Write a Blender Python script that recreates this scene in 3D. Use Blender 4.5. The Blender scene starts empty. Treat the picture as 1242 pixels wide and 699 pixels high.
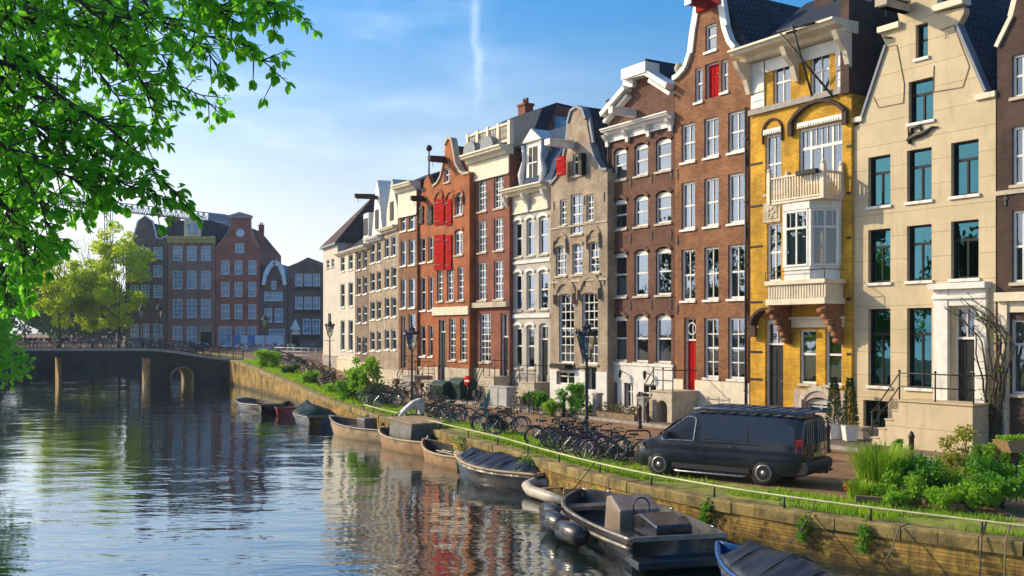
import bpy, bmesh, math, random
from mathutils import Vector, Matrix, Euler
from mathutils.geometry import delaunay_2d_cdt
from math import sin, cos, pi, radians, sqrt, atan2

R = random.Random(7)
S = bpy.context.scene
COL = S.collection
F, CX, CY, H = 1242.0, 621.0, 403.0, 4.0     # focal length and horizon of the view in photograph pixels, eye height

# ------------------------------------------------------------------ camera, sky, sun, exposure
cam = bpy.data.cameras.new('camera'); cam_o = bpy.data.objects.new('camera', cam); COL.objects.link(cam_o)
cam_o.location = (0, 0, H); cam_o.rotation_euler = (radians(90), 0, 0)
cam.sensor_width = 36; cam.lens = 36; cam.shift_y = (CY - 349.5) / 1242; cam.clip_end = 6000; cam.clip_start = .1
S.camera = cam_o
SUN_DIR = Vector((-0.93, 0.37, 0)).normalized() * cos(radians(27)) + Vector((0, 0, sin(radians(27))))
sun = bpy.data.lights.new('sun', 'SUN'); sun_o = bpy.data.objects.new('sun', sun); COL.objects.link(sun_o)
sun.energy = 3.7; sun.angle = radians(.5); sun.color = (1, .83, .58)
sun_o.rotation_euler = SUN_DIR.to_track_quat('Z', 'Y').to_euler(); sun_o.location = (-30, 10, 40)
S.view_settings.view_transform = 'Standard'; S.view_settings.look = 'None'
S.view_settings.exposure = 0.45; S.view_settings.gamma = 1
W = bpy.data.worlds.new('World'); S.world = W; W.use_nodes = True


class NT:
    """small node-tree writer"""
    def __init__(s, t): s.t = t; s.n = t.nodes; s.l = t.links
    def add(s, kind, ins=None, **kw):
        n = s.n.new(kind)
        for k, v in kw.items(): setattr(n, k, v)
        for k, v in (ins or {}).items():
            if hasattr(v, 'links') or isinstance(v, bpy.types.NodeSocket): s.l.new(v, n.inputs[k])
            else: n.inputs[k].default_value = v
        return n
    def math(s, op, a, b=0., c=0., clamp=False):
        n = s.add('ShaderNodeMath', {0: a, 1: b, 2: c}, operation=op); n.use_clamp = clamp
        return n.outputs[0]
    def mix(s, f, a, b, mode='MIX'):
        n = s.add('ShaderNodeMix', None, data_type='RGBA', blend_type=mode)
        for i, v in ((0, f), (6, a), (7, b)):
            if isinstance(v, bpy.types.NodeSocket): s.l.new(v, n.inputs[i])
            else: n.inputs[i].default_value = v if i == 0 else (*v[:3], 1)
        return n.outputs[2]
    def ramp(s, f, lo, hi, a=0., b=1.):
        n = s.add('ShaderNodeMapRange', {0: f, 1: lo, 2: hi, 3: a, 4: b}); n.clamp = True
        n.interpolation_type = 'SMOOTHSTEP'
        return n.outputs[0]
    def noise(s, vec, scale, detail=4, rough=.55, out=0):
        return s.add('ShaderNodeTexNoise', {'Vector': vec, 'Scale': scale, 'Detail': detail, 'Roughness': rough}).outputs[out]
    def scale(s, vec, v):
        return s.add('ShaderNodeVectorMath', {0: vec, 1: v}, operation='MULTIPLY').outputs[0]


def world_nodes():
    t = NT(W.node_tree); t.n.clear()
    sky = t.add('ShaderNodeTexSky', sky_type='NISHITA')
    sky.sun_disc = False; sky.sun_elevation = radians(27)
    sky.sun_rotation = atan2(SUN_DIR.x, SUN_DIR.y); sky.air_density = 1.0; sky.dust_density = 1.6; sky.ozone_density = 2.0
    tc = t.add('ShaderNodeTexCoord').outputs['Generated']
    xyz = t.add('ShaderNodeSeparateXYZ', {0: tc}).outputs
    x, y, z = xyz
    col = t.add('ShaderNodeHueSaturation', {'Saturation': 1.62, 'Value': 1.0, 'Color': sky.outputs[0]}).outputs[0]
    bw = t.add('ShaderNodeRGBToBW', {0: sky.outputs[0]}).outputs[0]
    pale = t.mix(1., t.add('ShaderNodeCombineColor', {0: bw, 1: bw, 2: bw}).outputs[0], (.985, 1.0, 1.05), 'MULTIPLY')
    col = t.mix(t.ramp(z, .34, .0, 0, .92), col, pale)                  # milky morning air low over the roofs
    # the old vapour trail and faint cirrus, by direction in the sky
    ys = t.math('MAXIMUM', y, .05)
    px = t.math('DIVIDE', x, ys); pz = t.math('DIVIDE', z, ys)
    wob = t.math('MULTIPLY', t.math('SUBTRACT', t.noise(t.add('ShaderNodeCombineXYZ', {0: 0., 1: 0., 2: pz}).outputs[0], 9., 4), .5), .05)
    d = t.math('ABSOLUTE', t.math('SUBTRACT', t.math('SUBTRACT', px, wob), -.034))
    core = t.ramp(d, .0075, .0); halo = t.ramp(d, .026, .004, 0, .2)
    n1 = t.noise(t.scale(tc, (60, 60, 25)), 1.5, 5)
    trail = t.math('MULTIPLY', t.math('ADD', core, halo), t.ramp(n1, .25, .7, .3, 1))
    trail = t.math('MULTIPLY', trail, t.math('MULTIPLY', t.ramp(pz, .2, .27), t.ramp(pz, .5, .42)))
    n2 = t.noise(t.scale(tc, (2.2, 2.2, 9)), 2.2, 6, .6)
    cir = t.math('MULTIPLY', t.ramp(n2, .44, .78, 0, .42), t.ramp(px, .25, -.5))
    fac = t.math('MINIMUM', t.math('ADD', t.math('MULTIPLY', trail, .24), cir), .85)
    col = t.mix(fac, col, (7.6, 8.2, 9.0))
    bg = t.add('ShaderNodeBackground', {'Color': col, 'Strength': .145})
    t.l.new(bg.outputs[0], t.add('ShaderNodeOutputWorld').inputs[0])
world_nodes()

# ------------------------------------------------------------------ materials
def new_mat(name):
    m = bpy.data.materials.new(name); m.use_nodes = True
    t = NT(m.node_tree); t.n.clear()
    return m, t

def finish(t, shader): t.l.new(shader, t.add('ShaderNodeOutputMaterial').inputs[0])

def plain(name, col, rough=.6, var=.25, scale=2.5, bump=0., metal=0., spec=.5, objcol=False, dirt=None, bscale=None, coat=0.):
    m, t = new_mat(name)
    oc = t.add('ShaderNodeTexCoord').outputs['Object']
    n = t.noise(oc, scale, 6, .6)
    base = t.add('ShaderNodeObjectInfo').outputs['Color'] if objcol else None
    if base is None:
        a = tuple(c * (1 - var) for c in col); b = tuple(min(1, c * (1 + var)) for c in col)
        c = t.mix(t.ramp(n, .3, .7), a, b)
    else:
        c = t.mix(t.ramp(n, .3, .7, 0, var), base, (.05, .045, .04))
    if dirt:
        n3 = t.noise(t.scale(oc, (1.2, 1.2, .35)), 2.2, 6, .65)
        c = t.mix(t.ramp(n3, .52, .75, 0, dirt[1]), c, dirt[0])
    p = t.add('ShaderNodeBsdfPrincipled', {'Base Color': c, 'Roughness': t.ramp(n, .2, .8, max(.02, rough - .08), min(1, rough + .1)), 'Metallic': metal,
                                          'Specular IOR Level': spec, 'Coat Weight': coat, 'Coat Roughness': .08})
    if bump:
        b = t.add('ShaderNodeBump', {'Height': t.noise(oc, bscale or scale * 8, 5), 'Strength': bump, 'Distance': .02})
        t.l.new(b.outputs[0], p.inputs['Normal'])
    finish(t, p.outputs[0])
    return m

def brick(name, c1, c2, mortar, bw=.22, bh=.068, var=.35, stain=(.05, .045, .04), stain_amt=.45, rough=.85, mort=.1, bands=None):
    """bricks in the x+y / z plane of the house, with tone patches, soot and run-off"""
    m, t = new_mat(name)
    oc = t.add('ShaderNodeTexCoord').outputs['Object']
    x, y, z = t.add('ShaderNodeSeparateXYZ', {0: oc}).outputs
    v = t.add('ShaderNodeCombineXYZ', {0: t.math('ADD', x, y), 1: z, 2: 0.}).outputs[0]
    bt = t.add('ShaderNodeTexBrick', {'Vector': v, 'Color1': (*c1, 1), 'Color2': (*c2, 1), 'Mortar': (*mortar, 1), 'Scale': 1.,
                                      'Mortar Size': bh * mort, 'Mortar Smooth': .2, 'Bias': 0., 'Brick Width': bw, 'Row Height': bh})
    n = t.noise(oc, .8, 6, .65)
    c = t.mix(1., bt.outputs[0], t.mix(t.ramp(n, .3, .72), (1 - var,) * 3, (1 + var * .55,) * 3), 'MULTIPLY')
    n2 = t.noise(t.scale(oc, (1.6, 1.6, .28)), 1.3, 6, .7)
    c = t.mix(t.ramp(n2, .5, .78, 0, stain_amt), c, stain)
    n4 = t.noise(oc, 9., 3, .7)
    c = t.mix(t.ramp(n4, .55, .8, 0, .25), c, tuple(min(1, k * 1.5 + .03) for k in c2))
    p = t.add('ShaderNodeBsdfPrincipled', {'Base Color': c, 'Roughness': rough, 'Specular IOR Level': .25})
    b = t.add('ShaderNodeBump', {'Height': t.math('ADD', bt.outputs[1], t.math('MULTIPLY', n4, -.6)), 'Strength': .5, 'Distance': -.012})
    t.l.new(b.outputs[0], p.inputs['Normal'])
    finish(t, p.outputs[0])
    return m

def glass(name, tint=(.75, .85, .85), refl=.3, wave=.012, gcol=(.95, .98, 1)):
    """window glass: reflects, and shows curtains and the dark room through it"""
    m, t = new_mat(name)
    oc = t.add('ShaderNodeTexCoord').outputs['Object']
    geo = t.add('ShaderNodeNewGeometry').outputs['Position']
    b = t.add('ShaderNodeBump', {'Height': t.noise(geo, 1.1, 2), 'Strength': .25, 'Distance': wave * 1.5})
    lw = t.add('ShaderNodeFresnel', {'IOR': 1.9, 'Normal': b.outputs[0]}).outputs[0]
    tr = t.add('ShaderNodeBsdfTransparent', {'Color': (*tint, 1)})
    gl = t.add('ShaderNodeBsdfGlossy', {'Color': (*gcol, 1), 'Roughness': .015, 'Normal': b.outputs[0]})
    f = t.math('ADD', t.math('MULTIPLY', lw, .9), refl * .6, clamp=True)
    ms = t.add('ShaderNodeMixShader', {0: f, 1: tr.outputs[0], 2: gl.outputs[0]})
    finish(t, ms.outputs[0])
    return m

def leafmat(name, c1, c2, trans=.5, tcol=None, scale=.9):
    m, t = new_mat(name)
    geo = t.add('ShaderNodeNewGeometry')
    n = t.noise(geo.outputs['Position'], scale, 3)
    isl = geo.outputs['Random Per Island']
    f = t.math('ADD', t.math('MULTIPLY', n, .6), t.math('MULTIPLY', isl, .55))
    c = t.mix(t.ramp(f, .25, .85), c1, c2)
    tc_ = t.mix(.5, c, tcol) if tcol else c
    d = t.add('ShaderNodeBsdfPrincipled', {'Base Color': c, 'Roughness': .5, 'Specular IOR Level': .35})
    tl = t.add('ShaderNodeBsdfTranslucent', {'Color': tc_})
    ms = t.add('ShaderNodeMixShader', {0: trans, 1: d.outputs[0], 2: tl.outputs[0]})
    finish(t, ms.outputs[0])
    return m

def pavers(name, c1, c2, mortar, bw, bh, rot=0., moss=None):
    m, t = new_mat(name)
    geo = t.add('ShaderNodeNewGeometry').outputs['Position']
    v = t.add('ShaderNodeMapping', {0: geo, 2: (0, 0, rot)}).outputs[0]
    bt = t.add('ShaderNodeTexBrick', {'Vector': v, 'Color1': (*c1, 1), 'Color2': (*c2, 1), 'Mortar': (*mortar, 1), 'Scale': 1.,
                                      'Mortar Size': bh * .08, 'Brick Width': bw, 'Row Height': bh})
    n = t.noise(geo, .45, 6, .65)
    c = t.mix(1., bt.outputs[0], t.mix(t.ramp(n, .3, .7), (.62, .6, .58), (1.25, 1.22, 1.15)), 'MULTIPLY')
    if moss:
        c = t.mix(t.ramp(t.noise(geo, .7, 6, .7), .5, .66, 0, .85), c, moss)
    p = t.add('ShaderNodeBsdfPrincipled', {'Base Color': c, 'Roughness': .8, 'Specular IOR Level': .3})
    b = t.add('ShaderNodeBump', {'Height': bt.outputs[1], 'Strength': .6, 'Distance': -.015})
    t.l.new(b.outputs[0], p.inputs['Normal'])
    finish(t, p.outputs[0])
    return m

def water_mat():
    m, t = new_mat('canal_water')
    geo = t.add('ShaderNodeNewGeometry').outputs['Position']
    v1 = t.add('ShaderNodeMapping', {0: geo, 2: (0, 0, .35), 3: (.55, 1.15, 1)}).outputs[0]
    a = t.noise(v1, .75, 3, .5)
    b_ = t.noise(v1, 2.6, 3, .5)
    c_ = t.noise(geo, .18, 2)
    amp = t.ramp(c_, .3, .7, .45, 1.15)
    h = t.math('MULTIPLY', t.math('ADD', a, t.math('MULTIPLY', b_, .22)), amp)
    bp = t.add('ShaderNodeBump', {'Height': h, 'Strength': .8, 'Distance': .048})
    col = t.mix(t.ramp(c_, .35, .65), (.012, .020, .018), (.02, .03, .024))
    d = t.add('ShaderNodeBsdfDiffuse', {'Color': col})
    g = t.add('ShaderNodeBsdfGlossy', {'Color': (.93, .97, 1, 1), 'Roughness': .02, 'Normal': bp.outputs[0]})
    fr = t.add('ShaderNodeFresnel', {'IOR': 1.4, 'Normal': bp.outputs[0]}).outputs[0]
    ms = t.add('ShaderNodeMixShader', {0: t.math('ADD', t.math('MULTIPLY', fr, 1.1), .17, clamp=True), 1: d.outputs[0], 2: g.outputs[0]})
    finish(t, ms.outputs[0])
    return m

M = {}
M['white'] = plain('white_paint', (.72, .70, .64), .45, .1, 2, dirt=((.3, .27, .22), .5))
M['cream_paint'] = plain('cream_paint', (.68, .60, .44), .5, .1, 2, dirt=((.3, .25, .18), .5))
M['grey_paint'] = plain('grey_paint', (.42, .42, .40), .5, .12, 2)
M['black_paint'] = plain('black_paint', (.014, .016, .018), .55, .3, 6, spec=.2)
M['green_paint'] = plain('dark_green_paint', (.010, .04, .028), .5, .2, 4, spec=.25)
M['red_paint'] = plain('red_paint', (.42, .006, .006), .85, .15, 2, spec=.08)
M['iron'] = plain('black_iron', (.022, .022, .024), .5, .35, 9, bump=.2)
M['zinc'] = plain('zinc', (.15, .18, .22), .6, .2, 1.5, metal=.1)
M['slate'] = plain('slate', (.03, .04, .06), .85, .35, 5, bump=.3, spec=.15)
M['rooftile'] = brick('roof_tiles', (.30, .085, .05), (.22, .06, .04), (.07, .03, .02), .25, .3, mort=.08)
M['darktile'] = brick('dark_roof_tiles', (.035, .045, .065), (.05, .06, .08), (.012, .014, .02), .25, .3, mort=.1)
M['stone'] = plain('sandstone', (.50, .43, .32), .8, .18, 3, bump=.3, dirt=((.16, .13, .1), .6))
M['greystone'] = plain('grey_stone', (.34, .31, .27), .8, .2, 3, bump=.3, dirt=((.12, .1, .08), .6))
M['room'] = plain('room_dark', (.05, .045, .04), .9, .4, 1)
M['curtain'] = plain('white_curtain', (.46, .47, .47), .9, .1, 4)
M['curtain_y'] = plain('yellow_blind', (.66, .50, .08), .9, .1, 4)
M['curtain_c'] = plain('beige_curtain', (.55, .45, .32), .9, .15, 4)
M['glass'] = glass('window_glass', refl=.22, gcol=(.50, .60, .74))
M['glass_teal'] = glass('teal_reflection_glass', (.10, .30, .30), .5, gcol=(.09, .27, .34))  # teal in the glass colour stands for reflected sky and trees
M['glass_far'] = plain('far_glass_painted_sky', (.15, .29, .42), .1, .35, .9, spec=.9)  # opaque panes, the sky's reflection painted in as blue base colour
M['lampglass'] = glass('lantern_glass', (.9, .9, .85), .25)
M['wood'] = plain('weathered_wood', (.22, .14, .075), .7, .35, 5, bump=.3)
M['bark'] = plain('bark', (.055, .042, .03), .9, .4, 6, bump=.6)
M['soil'] = plain('soil', (.05, .035, .022), .95, .4, 6, bump=.5)
M['terracotta'] = plain('terracotta', (.34, .13, .06), .8, .2, 4)
M['rubber'] = plain('tyre_rubber', (.014, .014, .015), .75, .3, 9)
M['chrome'] = plain('bare_steel', (.5, .5, .52), .28, .15, 9, metal=.9)
M['leather'] = plain('saddle_vinyl', (.02, .018, .017), .5, .3, 9)

# ------------------------------------------------------------------ mesh builder
class MB:
    def __init__(s): s.v = []; s.f = []; s.sm = []
    def add(s, vs, fs, smooth=False, mt=None):
        o = len(s.v)
        s.v += [tuple(mt @ Vector(p)) for p in vs] if mt is not None else [tuple(p) for p in vs]
        s.f += [[i + o for i in f] for f in fs]; s.sm += [smooth] * len(fs)
        return s
    def box(s, x0, x1, y0, y1, z0, z1, mt=None):
        vs = [(x, y, z) for z in (z0, z1) for y in (y0, y1) for x in (x0, x1)]
        return s.add(vs, [(0, 2, 3, 1), (4, 5, 7, 6), (0, 1, 5, 4), (2, 6, 7, 3), (0, 4, 6, 2), (1, 3, 7, 5)], False, mt)
    def quad(s, a, b, c, d): return s.add([a, b, c, d], [(0, 1, 2, 3)])
    def tube(s, pts, r, n=6, caps=True, mt=None):
        pts = [Vector(p) for p in pts]; k = len(pts)
        rs = r if isinstance(r, (list, tuple)) else [r] * k
        vs = []; ref = None
        for i in range(k):
            d = (pts[min(i + 1, k - 1)] - pts[max(i - 1, 0)])
            d = d.normalized() if d.length > 1e-9 else Vector((0, 0, 1))
            if ref is None: ref = Vector((0, 0, 1)) if abs(d.z) < .9 else Vector((1, 0, 0))
            a = d.cross(ref)
            if a.length < 1e-4: a = d.cross(Vector((0, 1, 0)) if abs(d.y) < .9 else Vector((1, 0, 0)))
            a.normalize(); b = d.cross(a).normalized(); ref = -b if False else a.cross(d)
            for j in range(n):
                t = 2 * pi * j / n
                vs.append(pts[i] + (a * cos(t) + b * sin(t)) * rs[i])
        fs = [(i * n + j, i * n + (j + 1) % n, (i + 1) * n + (j + 1) % n, (i + 1) * n + j) for i in range(k - 1) for j in range(n)]
        if caps: fs += [tuple(range(n))[::-1], tuple(range((k - 1) * n, k * n))]
        return s.add(vs, fs, n > 4, mt)
    def bar(s, a, b, w, h=None):
        """square bar from a to b"""
        a, b = Vector(a), Vector(b); d = (b - a).normalized(); h = h or w
        up = Vector((0, 0, 1)) if abs(d.z) < .95 else Vector((0, 1, 0))
        x = d.cross(up).normalized() * w / 2; y = x.cross(d).normalized() * h / 2
        vs = [p + sx * x + sy * y for p in (a, b) for sx, sy in ((-1, -1), (1, -1), (1, 1), (-1, 1))]
        return s.add(vs, [(3, 2, 1, 0), (4, 5, 6, 7), (0, 1, 5, 4), (1, 2, 6, 5), (2, 3, 7, 6), (3, 0, 4, 7)])
    def lathe(s, prof, n=12, mt=None, smooth=True, rot=0., caps=True):
        k = len(prof); vs = [(r * cos(2 * pi * j / n + rot), r * sin(2 * pi * j / n + rot), z) for r, z in prof for j in range(n)]
        fs = [(i * n + j, i * n + (j + 1) % n, (i + 1) * n + (j + 1) % n, (i + 1) * n + j) for i in range(k - 1) for j in range(n)]
        if caps: fs += [tuple(range(n))[::-1], tuple(range((k - 1) * n, k * n))]
        return s.add(vs, fs, smooth, mt)
    def prism(s, poly, a0, a1, axis='y', mt=None):
        """polygon in two coordinates swept along the third"""
        n = len(poly)
        def P(p, a): return (p[0], a, p[1]) if axis == 'y' else ((a, p[0], p[1]) if axis == 'x' else (p[0], p[1], a))
        vs = [P(p, a0) for p in poly] + [P(p, a1) for p in poly]
        fs = [(i, (i + 1) % n, n + (i + 1) % n, n + i) for i in range(n)] + [tuple(range(n))[::-1], tuple(range(n, 2 * n))]
        return s.add(vs, fs, False, mt)
    def ring(s, R_, r, n=20, k=6, mt=None):
        vs = [((R_ + r * cos(2 * pi * j / k)) * cos(2 * pi * i / n), r * sin(2 * pi * j / k), (R_ + r * cos(2 * pi * j / k)) * sin(2 * pi * i / n)) for i in range(n) for j in range(k)]
        fs = [(i * k + j, i * k + (j + 1) % k, ((i + 1) % n) * k + (j + 1) % k, ((i + 1) % n) * k + j) for i in range(n) for j in range(k)]
        return s.add(vs, fs, True, mt)
    def ball(s, c, rx, ry=None, rz=None, n=10, k=6):
        ry = ry or rx; rz = rz or rx
        vs = [(c[0], c[1], c[2] - rz)]
        for i in range(1, k):
            a = -pi / 2 + pi * i / k
            vs += [(c[0] + rx * cos(a) * cos(2 * pi * j / n), c[1] + ry * cos(a) * sin(2 * pi * j / n), c[2] + rz * sin(a)) for j in range(n)]
        vs.append((c[0], c[1], c[2] + rz)); fs = []
        for j in range(n):
            fs.append((0, 1 + (j + 1) % n, 1 + j)); fs.append((len(vs) - 1, 1 + (k - 2) * n + j, 1 + (k - 2) * n + (j + 1) % n))
            for i in range(k - 2): fs.append((1 + i * n + j, 1 + i * n + (j + 1) % n, 1 + (i + 1) * n + (j + 1) % n, 1 + (i + 1) * n + j))
        return s.add(vs, fs, True)
    def mesh(s, name, mat=None):
        me = bpy.data.meshes.new(name); me.from_pydata(s.v, [], s.f)
        me.polygons.foreach_set('use_smooth', s.sm)
        if mat: me.materials.append(mat)
        me.update()
        return me
    def build(s, name, mat=None, parent=None, loc=(0, 0, 0), rot=(0, 0, 0), bevel=0., fixn=False):
        me = s.mesh(name, mat)
        if fixn or bevel:
            bm = bmesh.new(); bm.from_mesh(me)
            bmesh.ops.recalc_face_normals(bm, faces=bm.faces)
            bm.to_mesh(me); bm.free()
        o = bpy.data.objects.new(name, me); COL.objects.link(o)
        if parent: o.parent = parent
        o.location = loc; o.rotation_euler = rot
        if bevel:
            md = o.modifiers.new('soft_edges', 'BEVEL'); md.width = bevel; md.segments = 2; md.limit_method = 'ANGLE'; md.angle_limit = radians(40)
        return o

def tag(o, label=None, cat=None, group=None, kind=None):
    if label: o['label'] = label
    if cat: o['category'] = cat
    if group: o['group'] = group
    if kind: o['kind'] = kind
    return o

def empty(name, loc=(0, 0, 0), rz=0., label=None, cat=None, group=None):
    o = bpy.data.objects.new(name, None); COL.objects.link(o); o.location = loc; o.rotation_euler = (0, 0, rz); o.empty_display_size = .3
    return tag(o, label, cat, group)

def copy_tree(o, parent=None):
    c = o.copy(); COL.objects.link(c)
    if parent: c.parent = parent
    for ch in list(o.children): copy_tree(ch, c)
    return c

def gpt(px, py, z=0.):
    """the point at height z seen at pixel (px, py)"""
    Y = F * (H - z) / (py - CY)
    return Vector(((px - CX) / F * Y, Y, z))

def at(px, py, Y): return Vector(((px - CX) / F * Y, Y, H - (py - CY) * Y / F))
# ------------------------------------------------------------------ the ground plan
WATER = -1.0
EX, EY = Vector((.5274, -.8496, 0)), Vector((.8496, .5274, 0))        # along the row of houses (towards us), into the houses
QUAY = [Vector(p) for p in ((24.5, 5.5, 0), (16.5, 12.9, 0), (13.0, 16.2, 0), (9.7, 19.4, 0), (6.95, 22.0, 0), (4.75, 24.6, 0), (2.7, 28.0, 0), (.95, 32, 0), (-.65, 36.2, 0),
        (-3.8, 43.2, 0), (-7.0, 50.5, 0), (-10.8, 60.6, 0), (-13.4, 67.3, 0), (-16.1, 74, 0), (-19.7, 82, 0), (-23.3, 90, 0), (-26.9, 98, 0), (-30.5, 107, 0), (-36, 120, 0), (-44, 141, 0))]
def smooth(t): t = max(0., min(1., t)); return t * t * (3 - 2 * t)
def gz(p):
    s = -EX.x * p[0] - EX.y * p[1]
    return 1.35 * smooth((s - 56) / 44) + .15 * smooth((s - 100) / 30)
# finer quay line
QL = []
for i in range(len(QUAY) - 1):
    p0, p1, p2, p3 = QUAY[max(0, i - 1)], QUAY[i], QUAY[i + 1], QUAY[min(len(QUAY) - 1, i + 2)]
    for k in range(5):
        t = k / 5
        q = .5 * ((2 * p1) + (p2 - p0) * t + (2 * p0 - 5 * p1 + 4 * p2 - p3) * t * t + (3 * p1 - p0 - 3 * p2 + p3) * t ** 3)
        QL.append(q)
QL.append(QUAY[-1].copy())
for q in QL: q.z = gz(q)
def qnorm(i):
    d = (QL[min(i + 1, len(QL) - 1)] - QL[max(i - 1, 0)]); d.z = 0; d.normalize()
    return Vector((d.y, -d.x, 0))                                      # towards the houses
def quay_at(Y):
    for i in range(len(QL) - 1):
        a, b = QL[i], QL[i + 1]
        if a.y <= Y <= b.y: return a.lerp(b, (Y - a.y) / (b.y - a.y)), qnorm(i)
    return QL[-1], qnorm(len(QL) - 1)
def on_quay(Y, off, dz=0.):
    q, n = quay_at(Y); p = q + n * off; p.z = gz(p) + dz
    return p

M['street'] = pavers('street_bricks', (.36, .22, .115), (.25, .145, .075), (.10, .065, .035), .21, .075, .55)
M['sidewalk'] = pavers('sidewalk_bricks', (.25, .18, .135), (.2, .15, .115), (.08, .065, .05), .21, .1, -.6)
M['verge'] = plain('verge_soil', (.22, .24, .03), .95, .5, 1.6, bump=.6, dirt=((.24, .16, .07), .8))
def quay_mat():
    m = brick('quay_bricks', (.50, .31, .07), (.27, .15, .04), (.12, .09, .035), .22, .075, .8, (.07, .08, .015), .9)
    t = NT(m.node_tree); p = next(n for n in t.n if n.type == 'BSDF_PRINCIPLED'); src = p.inputs['Base Color'].links[0].from_socket
    oc = t.add('ShaderNodeNewGeometry').outputs['Position']; x, y, z = t.add('ShaderNodeSeparateXYZ', {0: oc}).outputs
    st = t.noise(t.scale(oc, (2.2, 2.2, .22)), 2.4, 5, .7); bl = t.noise(oc, 3.5, 6, .75)
    c = t.mix(t.ramp(st, .44, .64, 0, .62), src, (.07, .045, .014)); c = t.mix(t.ramp(bl, .52, .66, 0, .7), c, (.42, .34, .05))
    c = t.mix(t.ramp(t.math('ADD', z, t.math('MULTIPLY', bl, .5)), -.25, -.75, 0, .9), c, (.022, .022, .010))
    t.l.new(c, p.inputs['Base Color']); return m
M['quaybrick'] = quay_mat()
M['quaystone'] = plain('pier_stone_sunlit_tone', (.30, .19, .065), .85, .4, 2, bump=.5, dirt=((.16, .10, .03), .7))  # golden colour paints sunlight onto the bridge piers and arch inside
M['coping'] = plain('quay_coping', (.23, .17, .055), .9, .55, 2.2, bump=.8, dirt=((.05, .075, .012), 1.))
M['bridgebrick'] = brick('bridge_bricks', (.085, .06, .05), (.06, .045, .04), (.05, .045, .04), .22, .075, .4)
M['asphalt'] = plain('asphalt', (.055, .055, .055), .9, .25, 1.5, bump=.3)

def sheet(name, offs, mat, dz=0., i0=0, i1=None, kind='structure', zf=None):
    m = MB(); i1 = i1 if i1 is not None else len(QL); k = len(offs); vs = []
    for i in range(i0, i1):
        n = qnorm(i) if offs[-1] < 14 else EY
        for o in offs:
            p = QL[i] + n * o; p.z = gz(p) + dz; vs.append(p)
    fs = [(a * k + b, a * k + b + 1, (a + 1) * k + b + 1, (a + 1) * k + b) for a in range(i1 - i0 - 1) for b in range(k - 1)]
    m.add(vs, fs, True); o = m.build(name, mat); return tag(o, kind=kind)

m = MB(); m.quad((-900, -300, WATER), (900, -300, WATER), (900, 900, WATER), (-900, 900, WATER))
tag(m.build('canal_water', water_mat()), kind='structure')
m = MB(); m.quad((-4000, -3000, -4.5), (4000, -3000, -4.5), (4000, 6000, -4.5), (-4000, 6000, -4.5))
tag(m.build('ground', M['soil']), kind='structure')
sheet('street', [.42, 1, 2, 4, 6, 9, 13, 18, 26, 40, 80, 160], M['street'])
m = MB(); m.box(-400, 400, 141, 900, -1.6, 1.56); tag(m.build('far_street', M['street']), kind='structure')
tag(sheet('verge', [.43, .9, 1.5, 2.25], M['verge'], .006, 0, 92), kind='structure')
# the quay: brick wall and stone coping are one masonry thing
q_root = empty('quay_wall', (QL[20].x, QL[20].y, WATER), 0, 'long mossy brick quay wall with stone coping along the canal', 'quay wall')
o0 = Vector(q_root.location)
m = MB(); vs = []
for i, q in enumerate(QL): vs += [q - o0 + Vector((0, 0, -.24)), Vector((q.x, q.y, -2.2)) - o0 - qnorm(i) * .06]
m.add(vs, [(2 * i, 2 * i + 1, 2 * i + 3, 2 * i + 2) for i in range(len(QL) - 1)], True)
m.build('wall', M['quaybrick'], q_root)
m = MB()
for i_ in range(len(QL) - 1):                                           # one worn stone per step, with open joints
  vs = []; w = R.uniform(-.012, .012); j_ = R.uniform(-.012, .012)
  for f_ in (.012, .988):
    n = qnorm(i_).lerp(qnorm(i_ + 1), f_); b = QL[i_].lerp(QL[i_ + 1], f_) - o0 + n * j_
    vs += [b + n * .01 + Vector((0, 0, -.25)), b - n * (.05 + w) + Vector((0, 0, -.25)), b - n * (.05 + w) + Vector((0, 0, -.02)), b - n * .02 + Vector((0, 0, .022 + w)), b + n * .44 + Vector((0, 0, .022 + w)), b + n * .44 + Vector((0, 0, -.05))]
  m.add(vs, [(j, j + 1, 6 + j + 1, 6 + j) for j in range(5)] + [tuple(range(6)), tuple(range(6, 12))])
m.build('coping', M['coping'], q_root)
# low tube railing on the quay edge
r_root = empty('quay_railing', (9.7, 19.4, 0), 0, 'low pale tube railing running along the quay edge', 'railing')
r0 = Vector(r_root.location)
M['tube'] = plain('galvanised_yellowed_tube', (.50, .50, .27), .5, .25, 1.2, dirt=((.25, .17, .08), .5))
pts = [q + qnorm(i) * .16 + Vector((0, 0, .30)) - r0 for i, q in enumerate(QL) if 8 < q.y < 52.5]
MB().tube(pts, .024, 8).build('top_rail', M['tube'], r_root)
acc = 0
for i, q in enumerate(QL):
    if not 8 < q.y < 52.5: continue
    acc += (QL[i] - QL[i - 1]).length
    if acc > 1.9:
        acc = 0; b = q + qnorm(i) * .16 - r0
        MB().tube([b, b + Vector((0, 0, .28))], .026, 6).build('post', M['iron'], r_root)
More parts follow.
